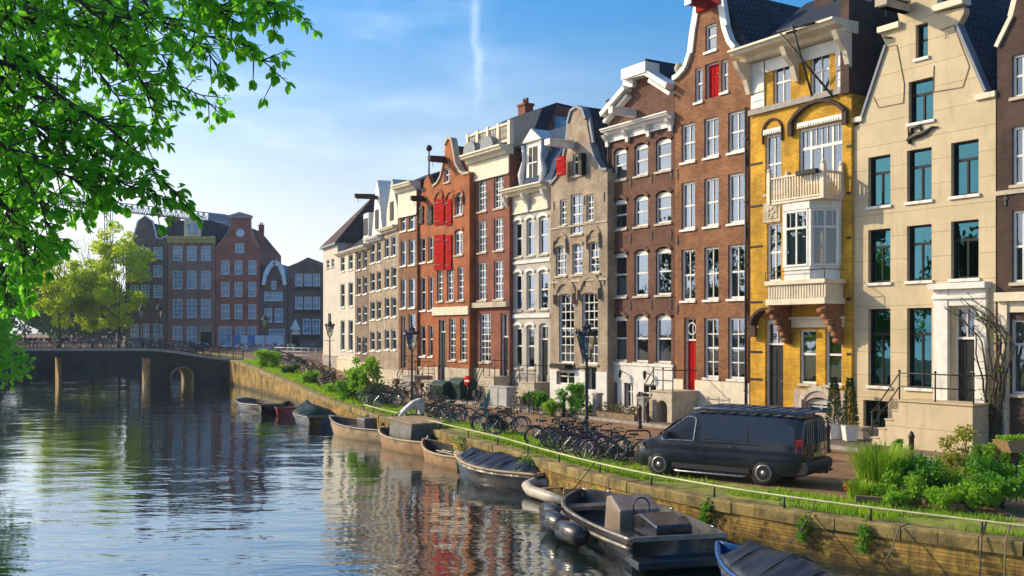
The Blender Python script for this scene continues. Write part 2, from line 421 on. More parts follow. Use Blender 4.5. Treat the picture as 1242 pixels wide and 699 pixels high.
# sidewalk with a kerb in front of the houses
def facade_line(t, off=0.): return EY * (30.4 - off) - EX * t        # t: distance along the row, growing away from us
m = MB(); k = MB(); ts = [-30 + 4 * i for i in range(24)]
vs = []
for t in ts:
    for off in (2.5, 1.2, -.4): p = facade_line(t, off); p.z = gz(p) + .12; vs.append(p)
m.add(vs, [(3 * i + j, 3 * i + j + 1, 3 * i + 4 + j, 3 * i + 3 + j) for i in range(len(ts) - 1) for j in range(2)], True)
tag(m.build('sidewalk', M['sidewalk']), kind='structure'); vs = []
for t in ts:
    a = facade_line(t, 2.62); b = facade_line(t, 2.49); g = gz(a)
    vs += [(a.x, a.y, g - .1), (a.x, a.y, g + .125), (b.x, b.y, g + .125)]
k.add(vs, [(3 * i + j, 3 * i + j + 1, 3 * i + 4 + j, 3 * i + 3 + j) for i in range(len(ts) - 1) for j in range(2)])
tag(k.build('kerb', M['greystone']), kind='structure')
# left bank and the far quay across the water
LB = [Vector(p) for p in ((-4, -30, .2), (-13.5, 4, .2), (-20, 20, .2), (-29, 40, .3), (-39, 65, .6), (-50, 90, 1.4), (-56, 105, 1.8), (-64, 141, 1.6))]
m = MB(); vs = []
for p in LB: vs += [p, p - Vector((90, -30, 0))]
m.add(vs, [(2 * i, 2 * i + 1, 2 * i + 3, 2 * i + 2) for i in range(len(LB) - 1)]); tag(m.build('street_across_canal', M['street']), kind='structure')
m = MB(); vs = []
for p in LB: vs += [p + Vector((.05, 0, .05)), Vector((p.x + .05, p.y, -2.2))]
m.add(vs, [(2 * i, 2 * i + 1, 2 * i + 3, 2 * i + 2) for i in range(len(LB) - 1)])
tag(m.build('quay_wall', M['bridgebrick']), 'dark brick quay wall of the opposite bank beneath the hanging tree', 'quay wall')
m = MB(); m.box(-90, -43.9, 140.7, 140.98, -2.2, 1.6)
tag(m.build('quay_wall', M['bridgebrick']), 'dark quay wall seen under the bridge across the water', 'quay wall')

# ------------------------------------------------------------------ the bridge
br = empty('canal_bridge', (-40, 99, WATER), 0, 'dark low bridge with brick arch at its right end and iron railing', 'bridge')
bo = Vector(br.location); GG = G = Vector((-.52, .85, 0)) * 3.4
def deck_z(x): return 2.38 - 1.0 * smooth((x + 35.5) / 9.5) - .12 * smooth((-x - 48) / 8)
def ext(mb, poly, hole=None, y0=99., g=1.):
    G = GG * g
    """front polygon (x, z) swept back along the skewed passage"""
    coords = [Vector(p) for p in poly]; edges = [(i, (i + 1) % len(poly)) for i in range(len(poly))]
    if hole:
        o = len(coords); coords += [Vector(p) for p in hole]; edges += [(o + i, o + (i + 1) % len(hole)) for i in range(len(hole))]
    vs, es, fs, *_ = delaunay_2d_cdt(coords, edges, [], 0, 1e-5)
    for f in fs:
        c = sum((vs[i] for i in f), Vector((0, 0))) / len(f)
        if inside(c, poly) and not (hole and inside(c, hole)):
            a = [Vector((vs[i].x, y0, vs[i].y)) - bo for i in f]
            mb.add(a, [tuple(range(len(f)))]); mb.add([p + G for p in a], [tuple(range(len(f)))[::-1]])
    for pl in [poly] + ([hole] if hole else []):
        for i in range(len(pl)):
            a, b = pl[i], pl[(i + 1) % len(pl)]
            A, B = Vector((a[0], y0, a[1])) - bo, Vector((b[0], y0, b[1])) - bo
            mb.add([A, B, B + G, A + G], [(0, 1, 2, 3)])
def inside(p, poly):
    c = False; n = len(poly)
    for i in range(n):
        a, b = poly[i], poly[i - 1]
        if (a[1] > p[1]) != (b[1] > p[1]) and p[0] < (b[0] - a[0]) * (p[1] - a[1]) / (b[1] - a[1]) + a[0]: c = not c
    return c
m = MB(); xs = [-34.9 + i for i in range(0, 8)] + [-26.2]
hole = [(-33.0, -2), (-33.0, -.35)] + [(-31.85 - 1.15 * cos(pi * j / 10), -.35 + 1.0 * sin(pi * j / 10)) for j in range(1, 10)] + [(-30.7, -.35), (-30.7, -2)]
poly = [(-34.9, -2.2)] + [(x, deck_z(x) - .02) for x in xs] + [(-26.2, -2.2)]
ext(m, poly, hole); m.build('abutment', M['bridgebrick'], br); m = MB(); L_ = [(-31.85 - 1.15 * cos(pi * j / 14), -.35 + 1.0 * sin(pi * j / 14)) for j in range(15)]; L_ = [(-33.0, -1.6)] + L_ + [(-30.7, -1.6)]; I_ = [(-31.85 + (x + 31.85) * .9, z - (.1 if z > -.35 else 0)) for x, z in L_]; ext(m, L_ + I_[::-1], None, 98.93, 1.35); m.build('arch_sunlit_lining', M['quaystone'], br)  # lining added in golden stone to paint the sunlit inside of the arch
m = MB(); xs2 = [-62 + 1.5 * i for i in range(18)] + [-34.95]
ext(m, [(x, deck_z(x) - .85) for x in xs2] + [(x, deck_z(x) - .04) for x in xs2[::-1]]); m.build('deck_beam', plain('dark_steel', (.02, .021, .024), .6, .3, 2), br)
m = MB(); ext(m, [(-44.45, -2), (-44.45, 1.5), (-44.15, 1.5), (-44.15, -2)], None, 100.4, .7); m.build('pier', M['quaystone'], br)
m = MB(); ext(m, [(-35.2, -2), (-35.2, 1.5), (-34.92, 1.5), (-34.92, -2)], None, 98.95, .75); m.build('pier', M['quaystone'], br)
xs3 = [-62 + i * .75 for i in range(49)]
m = MB(); vs = []
for x in xs3: a = Vector((x, 98.9, deck_z(x))) - bo; vs += [a, a + G * 1.03]
m.add(vs, [(2 * i, 2 * i + 1, 2 * i + 3, 2 * i + 2) for i in range(len(xs3) - 1)]); m.build('roadway', M['street'], br)
m = MB(); vs = []
for x in xs3: a = Vector((x, 98.82, deck_z(x) - .2)) - bo; vs += [a, a + Vector((0, 0, .26)), a + Vector((0, .35, .26))]
m.add(vs, [(3 * i + j, 3 * i + j + 1, 3 * i + 4 + j, 3 * i + 3 + j) for i in range(len(xs3) - 1) for j in range(2)]); m.build('edge_band', M['greystone'], br)
for back in (0, 1):
    m = MB(); off = G * (.97 * back)
    for i, x in enumerate(xs3):
        a = Vector((x, 99.0, deck_z(x))) - bo + off
        m.tube([a, a + Vector((0, 0, 1.1 if i % 3 == 0 else 1.0))], .05 if i % 3 == 0 else .018, 5)
    for h in (1.02, .55, .15): m.tube([Vector((x, 99.0, deck_z(x) + h)) - bo + off for x in xs3], .028, 5)
    m.build('railing', M['iron'], br)
# ------------------------------------------------------------------ houses
class Row:
    def __init__(s, ex, ey, c): s.ex, s.ey, s.c = ex, ey, c
ROWA = Row(EX, EY, 30.4)
def row_point(row, px, off=0.):
    r = (px - CX) / F; Y = (row.c - off) / (row.ey.x * r + row.ey.y)
    return Vector((r * Y, Y, 0))
_b = Vector((.387, -.922, 0)).normalized(); _p = row_point(ROWA, 483)
ROWB = Row(_b, Vector((-_b.y, _b.x, 0)), Vector((-_b.y, _b.x, 0)).dot(_p))
ROWC = Row(Vector((1, 0, 0)), Vector((0, 1, 0)), 150.)

def slab(mb, outline, holes, y0, y1, skip_bottom=False):
    """upright slab with openings: outline and holes in (x, z), thickness y0..y1"""
    coords, edges = [], []
    for pl in [outline] + holes:
        o = len(coords); coords += [Vector(p) for p in pl]; edges += [(o + i, o + (i + 1) % len(pl)) for i in range(len(pl))]
    vs, es, fs, *_ = delaunay_2d_cdt(coords, edges, [], 0, 1e-6)
    fr = []
    for f in fs:
        c = sum((vs[i] for i in f), Vector((0, 0))) / len(f)
        if inside(c, outline) and not any(inside(c, h) for h in holes): fr.append(f)
    mb.add([(v.x, y0, v.y) for v in vs], fr); mb.add([(v.x, y1, v.y) for v in vs], [f[::-1] for f in fr])
    for pl in [outline] + holes:
        n = len(pl); mb.add([(p[0], y0, p[1]) for p in pl] + [(p[0], y1, p[1]) for p in pl], [(i, (i + 1) % n, n + (i + 1) % n, n + i) for i in range(n)])

def arch_hole(u0, u1, z0, z1, rise):
    if rise <= 0: return [(u0, z0), (u0, z1), (u1, z1), (u1, z0)]
    w = (u1 - u0) / 2; r = (w * w + rise * rise) / (2 * rise); c = (u0 + u1) / 2; zc = z1 - r; a = math.asin(min(1, w / r))
    return [(u0, z0)] + [(c + r * sin(-a + 2 * a * i / 8), zc + r * cos(-a + 2 * a * i / 8)) for i in range(9)] + [(u1, z0)]

class House:
    def __init__(s, label, px0, px1, top, wall, row=ROWA, off=0., depth=11., eave=None, name='canal_house', zb=None, group='canal houses in the row along the quay'):
        s.row, s.off, s.px0, s.px1, s.wallmat, s.depth = row, off, px0, px1, wall, depth
        p = row_point(row, px0, off); s.u0 = row.ex.dot(p); s.W = row.ex.dot(row_point(row, px1, off)) - s.u0
        s.zb = gz(p) if zb is None else zb
        s.root = empty(name, (p.x, p.y, s.zb), atan2(row.ex.y, row.ex.x), label, 'house', group)
        s.top = [(min(max(s.u(a, 0), .012), s.W - .012), s.z(a, b)) for a, b in top]
        s.eave = s.z(*eave) if eave else min(s.top[0][1], s.top[-1][1])
        s.holes, s.rooms = [], MB()
    def u(s, px, off=0.): return s.row.ex.dot(row_point(s.row, px, s.off + off)) - s.u0
    def z(s, px, py, off=0.): return H - (py - CY) * row_point(s.row, px, s.off + off).y / F - s.zb
    def part(s, name, mb, mat, parent=None, loc=(0, 0, 0), **k): return mb.build(name, M[mat] if isinstance(mat, str) else mat, parent or s.root, loc, **k)
    def grid(s, cols, rows, xr=None, **kw):
        for r in rows:
            yt, yb = r[0], r[1]; k = dict(kw); k.update(r[2] if len(r) > 2 else {})
            x = xr or cols[0][0]; z1, z0 = s.z(x, yt), s.z(x, yb)
            for i, c in enumerate(cols):
                if i in k.get('skip', ()): continue
                s.window(s.u(c[0]), s.u(c[1]), z0, z1, **{a: b for a, b in k.items() if a != 'skip'})
    def win(s, x0, x1, yt, yb, **k): s.window(s.u(x0), s.u(x1), s.z(x0, yb), s.z(x0, yt), **k)
    def window(s, u0, u1, z0, z1, style='sash', arch=0., frame='white', glass='glass', curtain='?', sill='stone', rv=.13, name='window', bw=.075, head=None, label=None):
        s.holes.append(arch_hole(u0, u1, z0, z1, arch))
        w, h = u1 - u0, z1 - z0
        far = s.row is ROWC
        m = MB(); y0, y1 = rv - .05, rv + .05
        m.box(0, bw, y0, y1, 0, h); m.box(w - bw, w, y0, y1, 0, h); m.box(bw, w - bw, y0, y1, 0, bw * 1.1); m.box(bw, w - bw, y0, y1, h - bw - arch, h - (.35 * arch))
        ys0, ys1 = rv - .02, rv + .035; t = .024
        def vb(x, a, b, tt=t): m.box(x - tt, x + tt, ys0, ys1, a, b)
        def hb(z, tt=t, a=bw, b=None): m.box(a, (b or w - bw), ys0 - .004, ys1 + .004, z - tt, z + tt)
        i0, i1 = bw, h - bw - arch
        ih = i1 - i0
        if style == 'sash':                                            # two sashes, one bar upright
            hb(i0 + ih * .5, .038); vb(w / 2, i0 + ih * .5, i1); vb(w / 2, i0, i0 + ih * .5)
        elif style == 'sash0':
            hb(i0 + ih * .55, .038)
        elif style == 'T':                                             # top light over two casements
            hb(i0 + ih * .68, .045); vb(w / 2, i0, i0 + ih * .68, .035)
        elif style == 'sash6':
            hb(i0 + ih * .5, .038); vb(w / 2, i0, i1); hb(i0 + ih * .75); hb(i0 + ih * .25)
        elif style == 'grid':
            nx = max(2, round(w / .38)); nz = max(3, round(h / .42))
            for i in range(1, nx): vb(w * i / nx, i0, i1)
            for i in range(1, nz): hb(i0 + ih * i / nz, .038 if i == nz // 2 else t)
        elif style == 'pair': vb(w / 2, i0, i1, .045); hb(i0 + ih * .66, .03)
        elif style == 'trio':
            vb(w * .25, i0, i1, .045); vb(w * .75, i0, i1, .045); vb(w * .5, i0, i0 + ih * .64, .035); hb(i0 + ih * .66, .06)
            for k in (.125, .375, .5, .625, .875): vb(w * k, i0 + ih * .66, i1, .015)
        o = s.part(name, m, frame, None, (u0, 0, z0))
        if label: o['label'] = label
        g = MB(); g.quad((bw * .5, rv + .015, bw * .5), (w - bw * .5, rv + .015, bw * .5), (w - bw * .5, rv + .015, h - bw * .4), (bw * .5, rv + .015, h - bw * .4))
        s.part('pane', g, glass, o)
        if sill:
            k = MB(); k.box(-.07, w + .07, -.075, rv - .05, -.1, -.002); s.part('sill', k, sill, o)
        if curtain == '?':
            q = R.random(); curtain = 'half' if q < .2 else ('drapes' if q < .45 else None)
        if curtain == 'half' and R.random() < .45: curtain = None if R.random() < .6 else 'drapes'
        if curtain and not far:
            c = MB(); cm = 'curtain' if R.random() < .7 else 'curtain_c'
            def drape(a, b, za, zc):
                n = max(4, int((b - a) / .06)); vs = []
                for i in range(n + 1):
                    x = a + (b - a) * i / n; y = rv + .14 + .025 * sin(i * 1.9) + R.uniform(-.008, .008)
                    vs += [(x, y, za), (x, y, zc)]
                c.add(vs, [(2 * i, 2 * i + 2, 2 * i + 3, 2 * i + 1) for i in range(n)], True)
            if curtain == 'half': drape(.04, w - .04, .05, h * R.uniform(.42, .5))
            elif curtain == 'full': drape(.04, w - .04, .05, h - .05)
            elif curtain == 'top': drape(.04, w - .04, h * R.uniform(.5, .6), h - .05)
            elif curtain == 'yellow': cm = 'curtain_y'; drape(.04, w - .04, .05, h * .9)
            else: e = w * R.uniform(.2, .36); drape(.04, e, .05, h - .05); drape(w - e, w - .04, .05, h - .05)
            s.part('curtain', c, cm, o)
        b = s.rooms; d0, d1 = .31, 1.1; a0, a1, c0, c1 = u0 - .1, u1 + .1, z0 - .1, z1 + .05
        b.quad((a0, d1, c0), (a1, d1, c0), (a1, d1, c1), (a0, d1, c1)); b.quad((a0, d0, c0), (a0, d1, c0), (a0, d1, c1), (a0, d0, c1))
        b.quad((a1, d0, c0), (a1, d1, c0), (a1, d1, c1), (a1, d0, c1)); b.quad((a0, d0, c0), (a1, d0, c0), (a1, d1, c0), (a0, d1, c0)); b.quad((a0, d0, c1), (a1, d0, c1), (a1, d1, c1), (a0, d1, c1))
        if head == 'arch':                                             # brick or stone arch over the opening
            k = MB(); pts = [(p[0] - u0, -.015, p[1] - z0 + .09) for p in arch_hole(u0 - .06, u1 + .06, z0, z1, max(arch, .12))[1:-1]]
            for i in range(len(pts) - 1): k.bar(pts[i], pts[i + 1], .1, .17)
            s.part('window_head', k, head_mat(s), o)
        elif head == 'flat':
            k = MB(); k.box(-.1, w + .1, -.03, .1, h + .003, h + .2); s.part('window_head', k, 'stone', o)
        return o
    def door(s, x0, x1, yt, yb, mat='green_paint', transom=None, label=None, arch=0., frame='white', panels=3):
        u0, u1, z0, z1 = s.u(x0), s.u(x1), s.z(x0, yb), s.z(x0, yt); w, h = u1 - u0, z1 - z0
        zt = s.z(x0, transom) if transom else z1
        s.holes.append(arch_hole(u0, u1, z0, zt, arch)); rv = .2
        m = MB(); b = .06; m.box(b, w - b, rv, rv + .05, 0, h - .02)
        for i in range(panels):
            a, c = .12 + (h - .2) * i / panels, .04 + (h - .2) * (i + 1) / panels
            for q0, q1 in ((b + .09, w / 2 - .04), (w / 2 + .04, w - b - .09)):
                if q1 - q0 > .05: m.box(q0, q1, rv - .02, rv - .002, a, c)
        o = s.part('door', m, mat, None, (u0, 0, z0), bevel=.008)
        if label: o['label'] = label
        k = MB(); k.tube([(w - b - .09, rv - .02, 1.0), (w - b - .09, rv - .08, 1.0), (w - b - .17, rv - .08, 1.0)], .014, 6); s.part('handle', k, 'chrome', o)
        f = MB(); ht = zt - z0
        f.box(0, b, rv - .08, rv + .06, 0, ht); f.box(w - b, w, rv - .08, rv + .06, 0, ht); f.box(b, w - b, rv - .08, rv + .06, ht - b - arch, ht)
        if transom: f.box(b, w - b, rv - .06, rv + .06, h - .02, h + .06); f.box(w / 2 - .018, w / 2 + .018, rv - .02, rv + .03, h + .06, ht - b)
        s.part('frame', f, frame, o)
        if transom:
            g = MB(); g.quad((b, rv + .03, h + .05), (w - b, rv + .03, h + .05), (w - b, rv + .03, ht - b * .5), (b, rv + .03, ht - b * .5)); s.part('transom_pane', g, 'glass', o)
        r = s.rooms; r.quad((u0 - .1, .5, z0 - .1), (u1 + .1, .5, z0 - .1), (u1 + .1, .5, zt + .1), (u0 - .1, .5, zt + .1))
        return o
    def done(s, roof=None, ridge=None, roofmat='darktile', coping=None, plinth=None, plinth_mat='stone', roof_y0=.36):
        a, b = .012, s.W - .012
        outline = [(a, -.5)] + s.top + [(b, -.5)]
        if abs(s.top[0][0] - a) > .01: outline.insert(1, (a, s.top[0][1]))
        if abs(s.top[-1][0] - b) > .01: outline.insert(-1, (b, s.top[-1][1]))
        m = MB(); slab(m, outline, s.holes, 0, .3)
        e = s.eave
        m.quad((a, .3, -.5), (a, s.depth, -.5), (a, s.depth, e), (a, .3, e)); m.quad((b, .3, -.5), (b, s.depth, -.5), (b, s.depth, e), (b, .3, e))
        m.quad((a, s.depth, -.5), (b, s.depth, -.5), (b, s.depth, e), (a, s.depth, e)); m.quad((a, .3, e - .01), (b, .3, e - .01), (b, s.depth, e - .01), (a, s.depth, e - .01))
        s.part('wall', m, s.wallmat)
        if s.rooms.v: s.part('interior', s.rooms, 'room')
        if plinth:
            k = MB(); ho = [h for h in s.holes if min(p[1] for p in h) < plinth]
            cut = []
            for h in ho:
                c = [(p[0], min(p[1], plinth + .5)) for p in h]
                cut.append(c)
            base = [(a - .008, -.5), (a - .008, plinth), (b + .008, plinth), (b + .008, -.5)]
            cut2 = [[(c[0][0], max(c[0][1], -.49))] + [(p[0], min(p[1], plinth - .02)) for p in c[1:-1]] + [(c[-1][0], max(c[-1][1], -.49))] if max(p[1] for p in c) <= plinth else None for c in cut]
            tall = [c for c, q in zip(cut, cut2) if q is None]
            # openings taller than the plinth split it into runs
            xs = sorted([(min(p[0] for p in c), max(p[0] for p in c), min(p[1] for p in c)) for c in tall]); x = a - .008
            for x0, x1, zz in xs + [(b + .008, b + .008, 0)]:
                if x0 - x > .02: slab(k, [(x, -.5), (x, plinth), (x0, plinth), (x0, -.5)], [q for q in cut2 if q and q[0][0] > x and q[-1][0] < x0], -.06, -.002)
                if zz > -.4 and x1 > x0: slab(k, [(x0, -.5), (x0, zz - .003), (x1, zz - .003), (x1, -.5)], [], -.06, -.002)
                x = x1
            k.box(a - .008, b + .008, -.1, -.062, plinth - .1, plinth + .02) if not tall else None
            s.part('plinth', k, plinth_mat)
        if ridge:
            zr = ridge; mid = s.W / 2
            k = MB(); k.prism([(a, e + .004), (mid, zr), (b, e + .004)], roof_y0, s.depth); s.part('roof', k, roofmat)
        if roof:
            k = MB(); k.prism(roof, a, b, 'x'); return s.part('roof', k, roofmat)
        if coping:
            k = MB(); t = s.top
            for i in range(len(t) - 1): k.bar((t[i][0], .12, t[i][1] + .02), (t[i + 1][0], .12, t[i + 1][1] + .02), .42, .14)
            s.part('coping', k, coping)
    def cornice(s, z, h, proj, mat='white', n=0, u0=None, u1=None, br_h=.7, frieze=0., bmat=None):
        """stepped cornice under z, sticking out by proj, with n brackets"""
        u0 = -.02 if u0 is None else u0; u1 = s.W + .02 if u1 is None else u1
        m = MB(); p = proj
        m.prism([(.0, z - h), (-p * .35, z - h), (-p * .45, z - h * .62), (-p * .85, z - h * .5), (-p * .9, z - h * .25), (-p, z - h * .2), (-p, z), (.25, z + .02), (.25, z - h)], u0, u1, 'x')
        if frieze: m.box(u0 + .03, u1 - .03, -.06, -.004, z - h - frieze, z - h - .003); m.box(u0, u1, -.11, -.063, z - h - frieze - .1, z - h - frieze - .003)
        o = s.part('cornice', m, mat)
        if n:
            for i in range(n):
                k = MB(); x = u0 + .15 + (u1 - u0 - .3) * i / max(1, n - 1); q = p * .75
                k.prism([(-.06, z - h - br_h), (-.06 - .1, z - h - br_h), (-.06 - q * .35, z - h - br_h * .55), (-.06 - q * .8, z - h - br_h * .25), (-.06 - q, z - h - .003), (-.06, z - h - .003)], x - .11, x + .11, 'x')
                s.part('bracket', k, bmat or mat, o)
        return o
    def band(s, z, h=.16, proj=.06, mat='stone', name='string_course'):
        m = MB(); m.box(.0, s.W, -proj, -.003, z - h / 2, z + h / 2); return s.part(name, m, mat)
    def hoist(s, u, z, mat='white', L=1.1, w=.2):
        m = MB(); m.box(u - w / 2, u + w / 2, -L, .1, z - .14, z + .14); m.prism([(-L - .08, z - .1), (-L - .08, z + .2), (-.1, z + .24), (-.1, z + .145), (-L, z + .145)], u - w * .8, u + w * .8, 'x')
        o = s.part('hoist_beam', m, mat)
        k = MB(); k.tube([(u, -L + .18, z - .14), (u, -L + .18, z - .3), (u + .06, -L + .18, z - .38), (u - .04, -L + .18, z - .42)], .02, 6); s.part('hook', k, 'iron', o)
    def anchors(s, zs, us):
        for z in zs:
            for u in us: m = MB(); m.box(u - .025, u + .025, -.035, -.002, z - .22, z + .22); m.box(u - .07, u + .07, -.03, -.001, z - .03, z + .03); s.part('wall_anchor', m, 'iron')
    def chimney(s, u, y, z0, z1, w=.7, mat=None):
        m = MB(); m.box(u - w / 2, u + w / 2, y - .3, y + .3, z0, z1); m.box(u - w / 2 - .06, u + w / 2 + .06, y - .36, y + .36, z1 + .002, z1 + .14)
        for k in (-.2, .2): m.lathe([(.11, z1 + .14), (.09, z1 + .5)], 8, Matrix.Translation((u + k * w, y, 0)))
        s.part('chimney', m, mat or s.wallmat)
    def downpipe(s, u, z1, z0=0.):
        m = MB(); m.tube([(u, -.08, z1), (u, -.08, z0)], .05, 8)
        for i in range(5): zz = z0 + (z1 - z0) * (i + .5) / 5; m.box(u - .07, u + .07, -.14, -.01, zz - .03, zz + .03)
        s.part('downpipe', m, 'iron')
    def stoop(s, u0, u1, z, proj, n, side, mat='stone', rail=True, arch=False):
        """landing in front of a door with n steps down to one side (-1 away from us, 1 towards us)"""
        m = MB(); st = z / (n + 1)
        if arch:
            slab(m, [(u0, -.3), (u0, z), (u1, z), (u1, -.3)], [arch_hole(u0 + .3, u1 - .3, -.2, z - .35, .3)], -proj, -proj + .2); m.box(u0, u1, -proj + .21, -.065, z - .22, z - .003); m.box(u0, u0 + .2, -proj + .21, -.065, -.3, z - .224); m.box(u1 - .2, u1, -proj + .21, -.065, -.3, z - .224)
        else: m.box(u0, u1, -proj, -.065, -.3, z)
        m.box(u0 - .04, u1 + .04, -proj - .04, -.066, z + .003, z + .06)
        for i in range(n):
            a = u1 + .28 * i if side > 0 else u0 - .28 * (i + 1); zz = z - st * (i + 1)
            m.box(a + .002, a + .278, -proj + .05, -.07, -.3, zz); m.box(a - .02, a + .3, -proj + .02, -.071, zz + .002, zz + .045)
        o = s.part('stoop', m, mat)
        if rail:
            k = MB(); y = -proj + .06; e = u1 + .28 * n if side > 0 else u0 - .28 * n; f = u1 if side > 0 else u0; g = u0 if side > 0 else u1
            for hh in (.95, .5): k.tube([(g, -.1, z + hh), (g, y, z + hh), (f, y, z + hh), (e, y, st + hh - .1)] if hh == .95 else [(g, y, z + hh), (f, y, z + hh), (e, y, st + hh - .1)], .024, 6)
            for x, zz in ((g, z), (f, z), ((g + f) / 2, z), (e, st * .6)): k.tube([(x, y, zz + .05), (x, y, zz + .98)], .026, 6); k.ball((x, y, zz + 1.02), .045)
            s.part('railing', k, 'iron', o)
        return o
def shutter(h, a, b, z0, z1, mat, y=0.):
    m = MB(); n = max(3, int((b - a) / .17))
    for i in range(n): x = a + (b - a) * i / n; m.box(x + .006, x + (b - a) / n - .006, y - .075 + R.uniform(-.004, .004), y - .03, z0, z1)
    for z in (z0 + (z1 - z0) * .14, z0 + (z1 - z0) * .5, z0 + (z1 - z0) * .86): m.box(a + .03, b - .03, y - .10, y - .08, z - .07, z + .07)
    o = h.part('shutter', m, mat); k = MB()
    for z in (z0 + (z1 - z0) * .14, z0 + (z1 - z0) * .86): k.box(a - .05, a + (b - a) * .6, y - .115, y - .102, z - .025, z + .025)
    h.part('hinge', k, 'iron', o)
def head_mat(s): return 'white' if s.wallmat is M.get('b_white') else s.wallmat

M['b_dark'] = brick('dark_brown_brick', (.085, .045, .034), (.055, .032, .027), (.10, .085, .07))
M['b_darkred'] = brick('dark_red_brick', (.19, .082, .05), (.12, .052, .036), (.14, .10, .07))
M['b_brown'] = brick('orange_brown_brick', (.34, .148, .062), (.22, .088, .042), (.2, .13, .08), stain_amt=.3)
M['b_yellow'] = brick('yellow_brick', (.74, .42, .03), (.58, .30, .02), (.34, .21, .06), var=.4, stain=(.14, .08, .02), stain_amt=.55)
M['b_tan'] = brick('tan_brick', (.46, .37, .26), (.35, .26, .18), (.28, .23, .17), stain_amt=.35)
M['b_white'] = brick('white_painted_brick', (.58, .54, .47), (.52, .48, .41), (.38, .34, .29), var=.16, stain_amt=.3)
M['b_red'] = brick('red_brick', (.34, .105, .06), (.23, .075, .048), (.19, .12, .09), stain_amt=.35)
M['b_orange'] = brick('orange_brick', (.50, .155, .05), (.38, .11, .035), (.22, .11, .06), stain_amt=.25)
M['b_cream'] = brick('cream_stucco', (.61, .50, .32), (.59, .48, .30), (.34, .25, .14), 60., .82, .12, (.26, .19, .11), .6, .8, .012)
M['b_greybrown'] = brick('grey_brown_brick', (.27, .20, .145), (.2, .14, .10), (.2, .17, .14), stain_amt=.4)
M['b_plaster'] = brick('white_plaster', (.60, .55, .46), (.58, .53, .44), (.42, .38, .32), 60., 1.2, .12, (.3, .26, .2), .4, .8, .008)

def tri(hs, px, py, off=0.): return (hs.u(px, off), hs.z(px, py, off))

# --- the dark brick house at the right edge of the picture
h = House('dark brown brick house at the right edge with white trimmed gable', 1209, 1345, [(1209, 58), (1228, 20), (1244, -45), (1268, -60), (1290, -60), (1318, 20), (1345, 30)], M['b_dark'])
h.grid([(1227.5, 1250), (1266, 1290), (1306, 1332)], [(68, 119, {'skip': (0, 2)}), (155, 225), (256, 343)], 1227.5, style='sash', curtain='drapes')
h.win(1227.5, 1250, 68, 119, style='sash', curtain=None)
h.grid([(1226, 1262), (1275, 1325)], [(388, 478)], 1226, style='T', curtain='full')
m = MB(); w0, w1 = h.u(1214), h.W - .1; zt = h.z(1214, 366)
m.box(w0, w0 + .3, -.16, -.003, .0, zt); m.box(w1 - .3, w1, -.16, -.003, .0, zt); m.box(w0 - .05, w1 + .05, -.3, -.004, zt + .003, zt + .28); m.box(w0 + .303, w1 - .303, -.1, -.006, zt - .35, zt - .003)
h.part('shop_front', m, 'cream_paint'); h.anchors([h.z(1228, 240)], [h.u(1220), h.u(1258)]); h.band(h.z(1210, 235), .14)
h.done(ridge=h.z(1209, -50), coping='cream_paint', plinth=.5, plinth_mat='greystone')

# --- cream stucco house with the neck gable
h = House('cream stucco house with diagonal neck gable and teal windows', 1033, 1208, [(1033, 156), (1043.6, 150), (1075, 56), (1068, 41), (1068, 35), (1091, 27), (1087, 10), (1087, -16), (1098, -24), (1118, -34), (1136, -33), (1137, 15), (1169, 9), (1169, 16), (1161, 31), (1196, 112), (1208, 115)], M['b_cream'], off=.0)
kw = dict(style='T', glass='glass_teal', frame='black_paint', sill='white', rv=.2, bw=.06)
C3 = [(1053, 1080), (1100, 1130), (1153.5, 1187)]
h.grid(C3, [(191.6, 251.5), (279.5, 343.6)], curtain='?', **kw)
h.grid(C3[:2], [(375, 467.5)], curtain='drapes', **kw)
h.win(1102, 1132, 100, 150.5, curtain=None, **kw); h.win(1110.6, 1125.5, 31, 72, curtain=None, **dict(kw, style='sash0'))
h.grid([(1047, 1077), (1100, 1129)], [(485, 517)], curtain=None, **dict(kw, style='pair', sill=None))
d = h.door(1156, 1182, 411, 487, 'black_paint', 373, 'black panelled door with glass light above', panels=2)
m = MB(); z0, z1 = h.z(1156, 487), h.z(1134, 352); a, b, c, e = h.u(1135), h.u(1152), h.u(1185), h.u(1195)
m.box(a, b, -.14, -.003, z0 - .2, z1); m.box(c, e + .12, -.14, -.003, z0 - .2, z1); m.box(b + .003, c - .003, -.11, -.004, h.z(1156, 371), z1); m.box(a - .1, e + .2, -.34, -.002, z1 + .003, z1 + .2)
m.box(a - .03, e + .14, -.2, -.0025, z1 - .32, z1 - .2)
h.part('door_surround', m, 'white')
zl = h.z(1156, 488); h.stoop(h.u(1116), h.W - .05, zl, 1.15, 4, -1, 'b_cream')
for a in ((-.02, h.u(1047), -.1, .3, h.z(1033, 150), h.z(1033, 144)), (h.u(1184), h.W + .02, -.1, .3, h.top[-1][1] - .06, h.top[-1][1] + .12), (h.u(1134), h.u(1171), -.18, .3, h.z(1137, 15), h.z(1137, 7)), (h.u(1067), h.u(1093), -.16, .3, h.z(1068, 41), h.z(1068, 34))): h.part('gable_ledge', MB().box(*a), 'cream_paint'); h.hoist(h.u(1100), h.z(1098, 12), 'cream_paint', 1.3, .3)
t = h.top
for i, j in ((1, 2), (14, 15)): h.part('coping', MB().bar((t[i][0], .1, t[i][1] + .03), (t[j][0], .1, t[j][1] + .03), .36, .1), 'zinc')
L = [(1079, 56), (1088, 55), (1097, 102), (1096, 125), (1066, 131), (1060, 118)]; Rr = [(1141, 37), (1157, 31), (1176, 81), (1168, 106), (1132, 112), (1133, 80)]
